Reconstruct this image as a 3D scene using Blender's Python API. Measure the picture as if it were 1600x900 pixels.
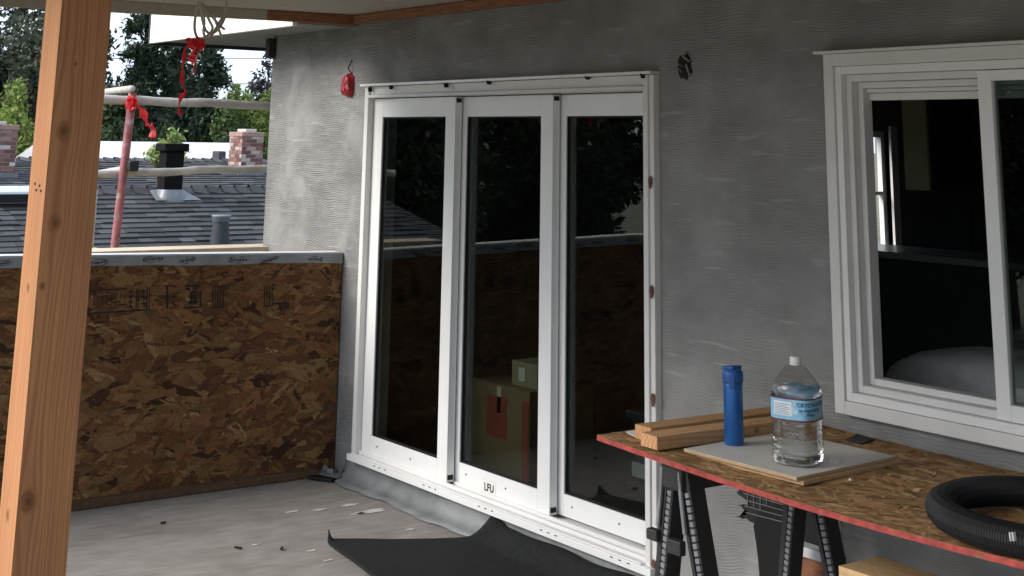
import bpy, bmesh, math, random
import numpy as np
from mathutils import Vector, Matrix
from math import radians as rad
random.seed(7); rng = np.random.default_rng(7)
S = bpy.context.scene
for o in list(bpy.data.objects): bpy.data.objects.remove(o)
C = S.collection

# ------------------------------------------------------------------ camera
FOC, PPX, PPY, EYE = 2168.0, 800.0, -281.0, 1.865      # pixels of the 1600x900 photograph
def _n(v): return v / np.linalg.norm(v)
_up = _n(np.array([949 - PPX, -9650 - PPY, FOC]))
_l = np.array([-800 - PPX, 195 - PPY, FOC]); _l = _n(_l - _up * (_l @ _up))
_x = -_l; _y = np.cross(_up, _x)
RW = np.array([_x, _y, _up])                             # world = RW @ (right, down, forward)
cam = bpy.data.cameras.new('camera'); camo = bpy.data.objects.new('camera', cam); C.objects.link(camo)
r = RW @ np.array([1, 0, 0]); u = RW @ np.array([0, -1, 0]); b = RW @ np.array([0, 0, -1])
camo.matrix_world = Matrix(((r[0], u[0], b[0], 0), (r[1], u[1], b[1], 0), (r[2], u[2], b[2], EYE), (0, 0, 0, 1)))
cam.sensor_width = 36; cam.lens = FOC / 1600 * 36; cam.shift_y = -(450 - PPY) / 1600
cam.clip_start = 0.05; cam.clip_end = 3000
S.camera = camo
def _d(px, py): return RW @ np.array([px - PPX, py - PPY, FOC])
CP = np.array([0, 0, EYE])
def AY(px, py, y): d = _d(px, py); return CP + d * (y / d[1])
def AX(px, py, x): d = _d(px, py); return CP + d * (x / d[0])
def AZ(px, py, z): d = _d(px, py); return CP + d * ((z - EYE) / d[2])

# ------------------------------------------------------------------ world, sun, exposure
SUN_EL, SUN_AZ = 35, 200          # azimuth of the sun measured from +Y clockwise (towards +X)
w = bpy.data.worlds.new('World'); S.world = w; w.use_nodes = True
nt = w.node_tree; nt.nodes.clear()
out = nt.nodes.new('ShaderNodeOutputWorld'); bg = nt.nodes.new('ShaderNodeBackground')
sky = nt.nodes.new('ShaderNodeTexSky'); sky.sky_type = 'NISHITA'; sky.sun_disc = False
sky.sun_elevation = rad(SUN_EL); sky.sun_rotation = rad(SUN_AZ); sky.air_density = 1.0; sky.dust_density = 2.5; sky.ozone_density = 1.0
tc = nt.nodes.new('ShaderNodeTexCoord'); nz = nt.nodes.new('ShaderNodeTexNoise'); nz.inputs['Scale'].default_value = 2.2; nz.inputs['Detail'].default_value = 6
mr = nt.nodes.new('ShaderNodeMapRange'); mr.inputs[1].default_value = .3; mr.inputs[2].default_value = .7; mr.inputs[3].default_value = .55; mr.inputs[4].default_value = .95
mx = nt.nodes.new('ShaderNodeMix'); mx.data_type = 'RGBA'
nt.links.new(tc.outputs['Generated'], nz.inputs['Vector']); nt.links.new(nz.outputs['Fac'], mr.inputs[0]); nt.links.new(mr.outputs[0], mx.inputs[0])
nt.links.new(sky.outputs[0], mx.inputs[6]); mx.inputs[7].default_value = (6.7, 7.8, 9.3, 1)     # overcast cloud sheet, same units as the sky
nt.links.new(mx.outputs[2], bg.inputs[0]); bg.inputs[1].default_value = 0.06
nt.links.new(bg.outputs[0], out.inputs[0])
sl = bpy.data.lights.new('sun', 'SUN'); sl.energy = 1.5; sl.angle = rad(35); sl.color = (1, .95, .88)
so = bpy.data.objects.new('sun', sl); C.objects.link(so)
_e, _a = rad(SUN_EL), rad(SUN_AZ)
sd = Vector((math.sin(_a) * math.cos(_e), math.cos(_a) * math.cos(_e), math.sin(_e)))
so.rotation_euler = sd.to_track_quat('Z', 'Y').to_euler(); so.location = sd * 60
S.view_settings.view_transform = 'Standard'; S.view_settings.look = 'None'; S.view_settings.gamma = 1
S.view_settings.exposure = 1.68
S.view_settings.use_curve_mapping = False
S.cycles.max_bounces = 8; S.cycles.transparent_max_bounces = 16

# ------------------------------------------------------------------ helpers
ORG = {}
class MB:
    def __init__(s): s.v = []; s.f = []; s.c = []
    def add(s, vs, fs, col=None):
        k = len(s.v); s.v += [tuple(map(float, q)) for q in vs]
        for q in fs: s.f.append(tuple(k + i for i in q)); s.c.append(col)
        return s
    def box(s, x0, x1, y0, y1, z0, z1, col=None):
        return s.add([(x0,y0,z0),(x1,y0,z0),(x1,y1,z0),(x0,y1,z0),(x0,y0,z1),(x1,y0,z1),(x1,y1,z1),(x0,y1,z1)],
                     [(0,3,2,1),(4,5,6,7),(0,1,5,4),(1,2,6,5),(2,3,7,6),(3,0,4,7)], col)
    def obox(s, c, ax, hs, col=None):        # oriented box: centre, three axes, half sizes
        c = Vector(c); a = [Vector(q).normalized() * h for q, h in zip(ax, hs)]
        P = lambda i, j, k: c + a[0] * i + a[1] * j + a[2] * k
        return s.add([P(-1,-1,-1),P(1,-1,-1),P(1,1,-1),P(-1,1,-1),P(-1,-1,1),P(1,-1,1),P(1,1,1),P(-1,1,1)],
                     [(0,3,2,1),(4,5,6,7),(0,1,5,4),(1,2,6,5),(2,3,7,6),(3,0,4,7)], col)
    def bar(s, p, q, w, h, up=(0,0,1), col=None):
        p, q = Vector(p), Vector(q); d = q - p; sx = d.cross(Vector(up)); 
        if sx.length < 1e-6: sx = d.cross(Vector((1,0,0)))
        sz = sx.cross(d)
        return s.obox((p + q) / 2, (d, sx, sz), (d.length / 2, w / 2, h / 2), col)
    def tube(s, path, rad_, n=8, cap=True, col=None):
        P = [Vector(q) for q in path]; rs = rad_ if hasattr(rad_, '__len__') else [rad_] * len(P)
        k = len(s.v); ref = None
        for i, q in enumerate(P):
            t = (P[min(i+1, len(P)-1)] - P[max(i-1, 0)]).normalized()
            if ref is None: ref = t.orthogonal().normalized()
            ref = (ref - t * ref.dot(t)); ref = ref.normalized() if ref.length > 1e-5 else t.orthogonal().normalized()
            b_ = t.cross(ref)
            for j in range(n):
                a = 2 * math.pi * j / n; s.v.append(tuple(q + (ref * math.cos(a) + b_ * math.sin(a)) * rs[i]))
        for i in range(len(P) - 1):
            for j in range(n):
                a0 = k + i * n + j; a1 = k + i * n + (j + 1) % n; s.f.append((a0, a1, a1 + n, a0 + n)); s.c.append(col)
        if cap:
            s.f.append(tuple(k + j for j in range(n))[::-1]); s.c.append(col)
            e = k + (len(P) - 1) * n; s.f.append(tuple(e + j for j in range(n))); s.c.append(col)
        return s
    def lathe(s, prof, ctr, n=32, sq=2.0, col=None, rot=0):   # (r, z) profile, superellipse exponent sq
        k = len(s.v)
        for (r_, z) in prof:
            e = sq(r_, z) if callable(sq) else sq
            for j in range(n):
                a = 2 * math.pi * j / n; ca, sa = math.cos(a), math.sin(a)
                m = (abs(ca) ** e + abs(sa) ** e) ** (-1 / e)
                x, y = r_ * m * ca, r_ * m * sa
                s.v.append((ctr[0] + x * math.cos(rot) - y * math.sin(rot), ctr[1] + x * math.sin(rot) + y * math.cos(rot), ctr[2] + z))
        for i in range(len(prof) - 1):
            for j in range(n):
                a0 = k + i * n + j; a1 = k + i * n + (j + 1) % n; s.f.append((a0, a1, a1 + n, a0 + n)); s.c.append(col)
        return s
    def poly(s, pts, thick, col=None):        # extruded polygon, thick = vector
        n = len(pts); t = Vector(thick); A = [Vector(p) for p in pts]; B = [p + t for p in A]
        return s.add(A + B, [tuple(range(n))[::-1], tuple(range(n, 2*n))] + [(i, (i+1) % n, n + (i+1) % n, n + i) for i in range(n)], col)
def obj(name, mb, m=None, parent=None, bevel=0, smooth=False, seg=2, kind=None, fix=True):
    o_ = ORG.get(parent, Vector((0, 0, 0))) if parent else Vector((0, 0, 0))
    me = bpy.data.meshes.new(name)
    if isinstance(mb, MB):
        me.from_pydata([(x - o_.x, y - o_.y, z - o_.z) for x, y, z in mb.v], [], mb.f)
        if any(c is not None for c in mb.c):
            at = me.color_attributes.new('Col', 'FLOAT_COLOR', 'CORNER'); arr = []
            for f, c in zip(mb.f, mb.c): arr += list((*(c or (.5, .5, .5)), 1)) * len(f)
            at.data.foreach_set('color', arr)
    if fix:
        bm = bmesh.new(); bm.from_mesh(me); bmesh.ops.recalc_face_normals(bm, faces=bm.faces); bm.to_mesh(me); bm.free()
    if m: me.materials.append(m)
    if smooth: me.polygons.foreach_set('use_smooth', [True] * len(me.polygons))
    o = bpy.data.objects.new(name, me); C.objects.link(o)
    if parent: o.parent = parent; ORG[o] = o_
    if bevel:
        bv = o.modifiers.new('bevel', 'BEVEL'); bv.width = bevel; bv.segments = seg; bv.limit_method = 'ANGLE'; bv.angle_limit = rad(40)
    if kind: o['kind'] = kind
    return o
def thing(name, loc, label, cat, group=None):
    o = bpy.data.objects.new(name, None); C.objects.link(o); o.location = loc; o.empty_display_size = .1
    ORG[o] = Vector(loc); tag(o, label, cat, group); return o
def tag(o, label, cat, group=None):
    o['label'] = label; o['category'] = cat
    if group: o['group'] = group
    return o
def struct(name, mb, m, **k): return obj(name, mb, m, kind='structure', **k)

# ------------------------------------------------------------------ materials
def nodes(name):
    m = bpy.data.materials.new(name); m.use_nodes = True; t = m.node_tree; bs = t.nodes['Principled BSDF']; return m, t, bs
def N(t, typ, **k):
    n = t.nodes.new(typ)
    for a, v in k.items():
        if a.startswith('i_'): n.inputs[a[2:].replace('_', ' ')].default_value = v
        else: setattr(n, a, v)
    return n
def noise(t, scale, detail=4, vec=None, rough=.55, dist=0, stretch=None):
    n = N(t, 'ShaderNodeTexNoise'); n.inputs['Scale'].default_value = scale; n.inputs['Detail'].default_value = detail
    n.inputs['Roughness'].default_value = rough; n.inputs['Distortion'].default_value = dist
    tcn = N(t, 'ShaderNodeTexCoord'); src = vec or tcn.outputs['Object']
    if stretch:
        mp = N(t, 'ShaderNodeMapping'); mp.inputs['Scale'].default_value = stretch; t.links.new(src, mp.inputs['Vector']); src = mp.outputs[0]
    t.links.new(src, n.inputs['Vector']); return n.outputs['Fac']
def ramp(t, fac, stops):
    n = N(t, 'ShaderNodeValToRGB'); cr = n.color_ramp
    while len(cr.elements) < len(stops): cr.elements.new(.5)
    for e, (p, c) in zip(cr.elements, stops): e.position = p; e.color = (*c, 1) if len(c) == 3 else c
    t.links.new(fac, n.inputs[0]); return n.outputs[0]
def mixc(t, fac, a, b_, mode='MIX'):
    n = N(t, 'ShaderNodeMix', data_type='RGBA', blend_type=mode)
    for s_, v in ((0, fac), (6, a), (7, b_)):
        if hasattr(v, 'links'): t.links.new(v, n.inputs[s_])
        else: n.inputs[s_].default_value = v if not isinstance(v, tuple) or len(v) == 4 else (*v, 1)
    return n.outputs[2]
def math_(t, op, a, b_=None, c=None):
    n = N(t, 'ShaderNodeMath', operation=op)
    for i, v in enumerate((a, b_, c)):
        if v is None: continue
        if hasattr(v, 'links'): t.links.new(v, n.inputs[i])
        else: n.inputs[i].default_value = v
    return n.outputs[0]
def bump(t, bs, h, strength=.3, dist=.01, prev=None):
    n = N(t, 'ShaderNodeBump'); n.inputs['Strength'].default_value = strength; n.inputs['Distance'].default_value = dist
    t.links.new(h, n.inputs['Height'])
    if prev: t.links.new(prev, n.inputs['Normal'])
    t.links.new(n.outputs[0], bs.inputs['Normal']); return n.outputs[0]
def mul(c, k): return tuple(x * k for x in c)
def mat(name, base, rough=.6, var=.15, scale=8, bmp=0, bscale=60, bdist=.004, metal=0, spec=.5, stretch=None, dirt=None, coat=0):
    m, t, bs = nodes(name)
    f = noise(t, scale, 6, stretch=stretch)
    col = ramp(t, f, [(.3, mul(base, 1 - var)), (.7, mul(base, 1 + var))])
    if dirt:
        g = noise(t, dirt[1], 8, rough=.65); g = ramp(t, g, [(dirt[2], (0, 0, 0)), (dirt[2] + .12, (1, 1, 1))])
        col = mixc(t, g, col, dirt[0])
    t.links.new(col, bs.inputs['Base Color']); bs.inputs['Roughness'].default_value = rough; bs.inputs['Metallic'].default_value = metal
    bs.inputs['Specular IOR Level'].default_value = spec; bs.inputs['Coat Weight'].default_value = coat
    if bmp: bump(t, bs, noise(t, bscale, 5, stretch=stretch), bmp, bdist)
    return m
def amat(name, rough=.6, spec=.4, bmp=0, bscale=60, stretch=None, var=.12, scale=30, bdist=.003, trans=0):
    m, t, bs = nodes(name)
    a = N(t, 'ShaderNodeVertexColor', layer_name='Col').outputs['Color']
    f = noise(t, scale, 4, stretch=stretch); v = ramp(t, f, [(.3, (1 - var,) * 3), (.7, (1 + var,) * 3)])
    col = mixc(t, 1.0, a, v, 'MULTIPLY'); t.links.new(col, bs.inputs['Base Color'])
    bs.inputs['Roughness'].default_value = rough; bs.inputs['Specular IOR Level'].default_value = spec
    if bmp: bump(t, bs, noise(t, bscale, 5, stretch=stretch), bmp, bdist)
    if trans:
        tr = N(t, 'ShaderNodeBsdfTranslucent'); t.links.new(col, tr.inputs[0]); ms = N(t, 'ShaderNodeMixShader'); ms.inputs[0].default_value = trans
        t.links.new(bs.outputs[0], ms.inputs[1]); t.links.new(tr.outputs[0], ms.inputs[2]); t.links.new(ms.outputs[0], t.nodes['Material Output'].inputs[0])
    return m
def glassmat(name, tint=(.82, .88, .86), f0=.05, rough=.01):
    m = bpy.data.materials.new(name); m.use_nodes = True; t = m.node_tree; t.nodes.clear()
    o = N(t, 'ShaderNodeOutputMaterial'); tr = N(t, 'ShaderNodeBsdfTransparent'); tr.inputs[0].default_value = (*tint, 1)
    gl = N(t, 'ShaderNodeBsdfGlossy'); gl.inputs['Roughness'].default_value = rough
    g = N(t, 'ShaderNodeNewGeometry'); dp = N(t, 'ShaderNodeVectorMath', operation='DOT_PRODUCT')
    t.links.new(g.outputs['Normal'], dp.inputs[0]); t.links.new(g.outputs['Incoming'], dp.inputs[1])
    k = math_(t, 'SUBTRACT', 1.0, math_(t, 'ABSOLUTE', dp.outputs['Value'])); k = math_(t, 'POWER', k, 5.0)
    k = math_(t, 'MULTIPLY_ADD', k, 1 - f0, f0)
    ms = N(t, 'ShaderNodeMixShader'); t.links.new(k, ms.inputs[0]); t.links.new(tr.outputs[0], ms.inputs[1]); t.links.new(gl.outputs[0], ms.inputs[2])
    t.links.new(ms.outputs[0], o.inputs[0]); return m
def stucco():
    m, t, bs = nodes('scratch_coat_stucco')
    tcn = N(t, 'ShaderNodeTexCoord'); sp = N(t, 'ShaderNodeSeparateXYZ'); t.links.new(tcn.outputs['Object'], sp.inputs[0])
    big = noise(t, 1.3, 3); mid = noise(t, 4.5, 4, stretch=(.6, 1, 1.3)); fine = noise(t, 60, 6)
    wv = math_(t, 'MULTIPLY_ADD', big, .20, sp.outputs['Z']); wv = math_(t, 'MULTIPLY_ADD', mid, .045, wv)
    wv = math_(t, 'MULTIPLY_ADD', fine, .0035, wv)
    comb = math_(t, 'SINE', math_(t, 'MULTIPLY', wv, 2 * math.pi / .0115))
    comb = math_(t, 'MULTIPLY_ADD', comb, .5, .5)
    pm = noise(t, 2.6, 5, dist=.6); pmask = ramp(t, pm, [(.40, (0, 0, 0)), (.52, (1, 1, 1))])
    gx = N(t, 'ShaderNodeMapRange'); t.links.new(sp.outputs['X'], gx.inputs[0])          # the corner bay was combed harder than the rest
    for i_, v_ in ((1, -4.4), (2, -2.6), (3, 1.0), (4, .42)): gx.inputs[i_].default_value = v_
    pmask = math_(t, 'MULTIPLY', pmask, gx.outputs[0])
    streak = noise(t, 9, 6, stretch=(.35, 1, 3.2))
    brk = ramp(t, noise(t, 16, 4, stretch=(.4, 1, 2.2)), [(.36, (0, 0, 0)), (.56, (1, 1, 1))]); h = math_(t, 'MULTIPLY', math_(t, 'MULTIPLY', comb, pmask), math_(t, 'MULTIPLY_ADD', brk, .75, .25))
    h2 = math_(t, 'MULTIPLY_ADD', fine, .35, h)
    h2 = math_(t, 'MULTIPLY_ADD', streak, .7, h2)
    bump(t, bs, h2, .7, .005)
    tone = ramp(t, noise(t, 2.3, 7, rough=.62, stretch=(1, 1, 1.5)), [(.3, (.195, .192, .187)), (.5, (.250, .247, .241)), (.72, (.318, .315, .308))])
    tone = mixc(t, math_(t, 'MULTIPLY', math_(t, 'SUBTRACT', 1.0, comb), math_(t, 'MULTIPLY', pmask, .38)), tone, (.105, .105, .103))  # comb grooves painted darker: groove shade along with damper paste
    edge = ramp(t, streak, [(.60, (0, 0, 0)), (.66, (1, 1, 1))]); tone = mixc(t, math_(t, 'MULTIPLY', edge, .35), tone, (.40, .40, .39))
    sp2 = ramp(t, noise(t, 38, 3), [(.24, (1, 1, 1)), (.29, (0, 0, 0))]); tone = mixc(t, math_(t, 'MULTIPLY', sp2, .6), tone, (.08, .08, .08))
    t.links.new(tone, bs.inputs['Base Color']); bs.inputs['Roughness'].default_value = .92; bs.inputs['Specular IOR Level'].default_value = .2
    return m
def deckmat():
    m, t, bs = nodes('deck_surface')
    a = noise(t, 1.4, 8, rough=.65, stretch=(2.2, .7, 1)); b2 = noise(t, 7, 6, stretch=(2.5, .8, 1)); c2 = noise(t, 90, 4)
    col = ramp(t, a, [(.28, (.185, .168, .155)), (.5, (.262, .243, .228)), (.75, (.34, .32, .30))])
    col = mixc(t, .45, col, ramp(t, b2, [(.3, (.14, .128, .118)), (.72, (.37, .348, .325))]))
    col = mixc(t, ramp(t, noise(t, 3.1, 8, rough=.7, stretch=(3.2, .6, 1)), [(.66, (0, 0, 0)), (.70, (1, 1, 1))]), col, (.52, .51, .49))
    col = mixc(t, ramp(t, noise(t, 5.3, 9, rough=.72, stretch=(3.4, .55, 1)), [(.30, (1, 1, 1)), (.34, (0, 0, 0))]), col, (.13, .12, .112))
    st2 = ramp(t, noise(t, 2.2, 9, rough=.7, dist=.5, stretch=(1.4, .8, 1)), [(.36, (1, 1, 1)), (.52, (0, 0, 0))]); col = mixc(t, math_(t, 'MULTIPLY', st2, .55), col, (.165, .148, .132))
    ck = ramp(t, noise(t, 6.0, 6, rough=.6, stretch=(4.5, .22, 1)), [(.33, (1, 1, 1)), (.36, (0, 0, 0))]); col = mixc(t, math_(t, 'MULTIPLY', ck, .75), col, (.09, .082, .075))
    spk = ramp(t, noise(t, 46, 3), [(.70, (0, 0, 0)), (.73, (1, 1, 1))]); col = mixc(t, math_(t, 'MULTIPLY', spk, .6), col, (.10, .09, .085))
    t.links.new(col, bs.inputs['Base Color']); bs.inputs['Roughness'].default_value = .75
    h = math_(t, 'MULTIPLY_ADD', c2, .4, b2); bump(t, bs, h, .25, .006); return m
M = {}
M['stucco'] = stucco(); M['deck'] = deckmat()
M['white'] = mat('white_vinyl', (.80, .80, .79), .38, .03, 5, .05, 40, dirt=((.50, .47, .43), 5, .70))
M['white_shade'] = mat('white_vinyl_shaded', (.70, .69, .67), .45, .05, 6, .05, 40, dirt=((.42, .39, .35), 7, .66))  # duller copy of the white vinyl, shade put into its colour
M['alum'] = mat('bright_flashing_metal', (.85, .85, .84), .35, .06, 20, .1, 40, metal=.4)
M['zinc'] = mat('galvanised_flashing', (.20, .21, .215), .6, .35, 5, .25, 18, .01, metal=.25, dirt=((.25, .25, .25), 6, .58))
M['glass'] = glassmat('door_glass', (.62, .67, .65), .075); M['rubber'] = mat('black_rubber', (.008, .008, .009), .65, .2, spec=.3)
M['ceiling'] = mat('plywood_soffit', (.42, .375, .30), .8, .10, 3, .1, 30, stretch=(1, 6, 1), dirt=((.27, .23, .18), 9, .72))
M['rawwood'] = mat('raw_red_wood', (.27, .115, .055), .75, .35, 14, .3, 40, stretch=(1, 1, 8))
M['fascia'] = mat('white_painted_fascia', (.80, .79, .74), .6, .05, 3, dirt=((.62, .50, .42), 3, .68))
M['greywall'] = mat('eave_underside', (.24, .24, .235), .8, .1)
M['black'] = mat('black_plastic', (.02, .02, .022), .45, .2, 20, .1, 90)
M['greyplastic'] = mat('worn_grey_plastic', (.20, .205, .21), .5, .25, 14, .15, 60)
M['leg'] = mat('charcoal_plastic', (.030, .030, .032), .55, .3, 12, .15, 60, spec=.35, dirt=((.10, .097, .094), 14, .66))
M['redplastic'] = mat('red_plastic', (.33, .012, .022), .4, .35, 20, .6, 30, .02)
M['ribbon'] = mat('red_flagging_tape', (.85, .03, .04), .4, .15, 25)
M['cable'] = mat('white_electrical_cable', (.50, .46, .39), .5, .1)
M['interior'] = mat('interior_wall', (.30, .28, .25), .85, .08); M['intfloor'] = mat('interior_floor', (.10, .075, .055), .5, .25, 6)
M['darkcab'] = mat('dark_cabinet', (.045, .045, .048), .5, .2); M['counter'] = mat('grey_countertop', (.35, .35, .35), .25, .15, 30)
M['carton'] = mat('cardboard', (.27, .18, .10), .8, .08, 6, .1, 50); M['redprint'] = mat('red_print', (.36, .065, .04), .8, .15)
M['paper'] = mat('white_paper', (.72, .72, .70), .8, .05); M['cream'] = mat('cream_panel', (.74, .64, .45), .6, .05)
M['beigebox'] = mat('beige_card', (.36, .30, .20), .8, .08)
M['bin'] = mat('dark_teal_bin', (.035, .06, .075), .4, .15)
M['fabric'] = mat('grey_fabric', (.66, .645, .63), .95, .12, 18, .4, 160, .004)
M['flakes'] = amat('osb_strands', .75, .25, .35, 40, None, .25, 90, .003); M['osb'] = mat('osb_core', (.10, .058, .028), .85, .4, 30, .4, 50)
M['ink'] = mat('black_ink', (.012, .010, .009), .8, .3)
M['tape'] = mat('grey_membrane', (.27, .29, .31), .5, .18, 8, .3, 25, .008); M['sunlit_captop'] = mat('sunlit_membrane_top', (.66, .67, .68), .5, .12, 10, .3, 25)
M['board'] = amat('sawn_lumber', .72, .25, .25, 160, (1, 1, .06), .10, 60, .002)
M['redpaint'] = mat('red_edge_paint', (.38, .060, .050), .8, .4, 30, .4, 60, dirt=((.24, .13, .065), 22, .56))
M['table'] = mat('osb_table_core', (.26, .155, .07), .8, .35, 25, .3, 50)
M['whiteboard'] = mat('dusty_white_board', (.64, .615, .58), .6, .08, 6, dirt=((.43, .40, .36), 12, .64)); M['boardedge'] = mat('fibreboard_edge', (.50, .34, .19), .8, .15, 40)
M['blue'] = mat('blue_anodised_metal', (.018, .12, .38), .33, .08, 4, .02, 60, metal=.35, coat=.15); M['bluelid'] = mat('blue_lid_plastic', (.015, .09, .32), .42, .1)
M['hose'] = mat('black_corrugated_hose', (.009, .0095, .011), .6, .2, 30, spec=.35)
M['mat'] = mat('black_felt_mat', (.017, .018, .019), .95, .25, 40, .5, 220, .004, spec=.2)
M['lathpaper'] = mat('black_building_paper', (.012, .012, .012), .75, .3, 12, .3, 30, .01); M['wire'] = mat('galvanised_wire', (.20, .20, .20), .5, .2, metal=.5)
M['shingle'] = amat('asphalt_shingle', .92, .2, .5, 140, None, .22, 60, .01); M['roofbase'] = mat('roof_underlay', (.03, .03, .032), .95, .2)
M['brick'] = amat('chimney_brick', .9, .2, .4, 60, None, .2, 40, .006); M['mortar'] = mat('mortar', (.52, .47, .43), .95, .12, 40)
M['brickcap'] = mat('brick_cap', (.34, .22, .19), .9, .35, 30)
M['lead'] = mat('lead_flashing', (.17, .18, .195), .5, .2, 10, metal=.3); M['blackpipe'] = mat('black_flue', (.005, .005, .006), .85, .2, 10, spec=.15)
M['greypipe'] = mat('grey_vent_pipe', (.04, .044, .05), .7, .15, spec=.3); M['whiteroof'] = mat('pale_flat_roof', (.62, .60, .62), .8, .08, 2)
M['siding'] = mat('grey_house_wall', (.42, .41, .39), .85, .08, 4); M['pipe'] = mat('weathered_pipe', (.46, .44, .40), .7, .28, 18, .4, 40, .006, stretch=(1, .5, 1))
M['redpipe'] = mat('worn_red_pipe', (.34, .115, .12), .65, .3, 16, .3, 50, .004, dirt=((.46, .36, .35), 12, .58))
M['bark'] = mat('bark', (.07, .055, .042), .95, .3, 12, .6, 30, .02); M['leaf'] = amat('foliage', .6, .25, 0, var=.2, scale=3, trans=.25)
M['ground'] = mat('ground', (.10, .11, .06), .95, .3, .4)
M['skylight'] = mat('roof_vent_metal', (.55, .57, .60), .4, .1, metal=.3)
M['rust'] = mat('rust', (.13, .05, .03), .85, .4, 60)
M['splat'] = mat('dried_white_paint', (.56, .54, .52), .8, .2, 40)
M['chip'] = mat('wood_chip', (.40, .16, .10), .8, .2)

# ------------------------------------------------------------------ ground, deck, house shell
WY = 4.225                                                  # stucco face; the door frame stands proud of it
b = MB(); g = 900
b.add([(-g, -g, -3), (g, -g, -3), (g, g, -3), (-g, g, -3)], [(0, 1, 2, 3)]); struct('ground', b, M['ground'])
b = MB().box(-7.62, 4.19, -3.2, WY - .004, -.25, 0); struct('deck_floor', b, M['deck'])
def wallgrid(xs, zs, holes, y0, y1):
    b = MB(); xi = {x: i for i, x in enumerate(xs)}
    keep = [(i, j) for i in range(len(xs)-1) for j in range(len(zs)-1)
            if not any(h[0] <= xs[i] and xs[i+1] <= h[1] and h[2] <= zs[j] and zs[j+1] <= h[3] for h in holes)]
    ks = set(keep); V = {}
    def v(i, j, s):
        if (i, j, s) not in V: V[(i, j, s)] = len(b.v); b.v.append((xs[i], (y0, y1)[s], zs[j]))
        return V[(i, j, s)]
    def f(*q): b.f.append(q); b.c.append(None)
    for (i, j) in keep:
        f(v(i,j,0), v(i+1,j,0), v(i+1,j+1,0), v(i,j+1,0)); f(v(i,j+1,1), v(i+1,j+1,1), v(i+1,j,1), v(i,j,1))
        if (i-1, j) not in ks: f(v(i,j,0), v(i,j+1,0), v(i,j+1,1), v(i,j,1))
        if (i+1, j) not in ks: f(v(i+1,j,1), v(i+1,j+1,1), v(i+1,j+1,0), v(i+1,j,0))
        if (i, j-1) not in ks: f(v(i,j,1), v(i+1,j,1), v(i+1,j,0), v(i,j,0))
        if (i, j+1) not in ks: f(v(i,j+1,0), v(i+1,j+1,0), v(i+1,j+1,1), v(i,j+1,1))
    return b
HX0 = -8.63
house = thing('house', (-3, WY, 0), 'house with grey scratch coat stucco wall behind the white doors', 'house')
obj('stucco_wall', wallgrid([HX0, -7.318, -4.745, -3.70, -2.22, 4.36], [-3, .1, .93, 2.172, 2.19, 2.9],
    [(-7.318, -4.745, .1, 2.172), (-3.70, -2.22, .93, 2.19)], WY, WY + .16), M['stucco'], house)
# end wall with the small window seen through the room
e0 = AX(1352, 205, HX0 + .17); e1 = AX(1391, 396, HX0 + .17)
EW = (e0[1] - .55, e1[1] + .06, e1[2], e0[2])
tmp = wallgrid([WY + .161, EW[0], EW[1], 11.5], [-3, EW[2], EW[3], 2.9], [(EW[0], EW[1], EW[2], EW[3])], HX0, HX0 + .16)
tmp.v = [(y, x, z) for x, y, z in tmp.v]; obj('end_wall', tmp, M['stucco'], house)
obj('back_wall', MB().box(HX0, 4.36, 11.501, 11.66, -3, 2.9), M['interior'], house)
obj('side_wall', MB().box(4.361, 4.5, WY, 11.66, -3, 2.9), M['interior'], house)
obj('added_shading_wall', MB().box(4.2, 4.35, -1.6, WY - .002, -.25, 2.9), M['stucco'], house)  # unseen wall, added to keep side light off the parapet
obj('interior_floor', MB().box(HX0 + .162, 4.359, WY + .162, 11.5, -.05, .06), M['intfloor'], house)
obj('interior_ceiling', MB().box(HX0 - .02, 4.52, WY + .165, 11.68, 2.56, 2.62), M['interior'], house)
obj('roof_deck', MB().box(HX0 - .1, 4.55, WY - .02, 11.7, 2.905, 3.0), M['roofbase'], house)
for x0, x1 in ((HX0 + .162, -7.33), (-4.73, -3.72)): obj('drywall', MB().box(x0, x1, WY + .161, WY + .175, .06, 2.56), M['interior'], house)
wf = MB(); yy0, yy1, z0, z1 = EW; xx = HX0 + .06
for q in ((yy0, yy0 + .05, z0, z1), (yy1 - .05, yy1, z0, z1), (yy0 + .05, yy1 - .05, z0, z0 + .05), (yy0 + .05, yy1 - .05, z1 - .05, z1), (yy0 + .05, yy1 - .05, z0 + .50, z0 + .53)):
    wf.box(xx, xx + .05, q[0], q[1], q[2], q[3])
obj('end_window_frame', wf, M['white'], house)
rv = MB(); rv.box(HX0 + .115, HX0 + .185, yy1, yy1 + .09, z0 - .05, z1 + .05); rv.box(HX0 + .115, HX0 + .20, yy0, yy1, z0 - .04, z0)
obj('end_window_trim', rv, M['white'], house)

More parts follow.
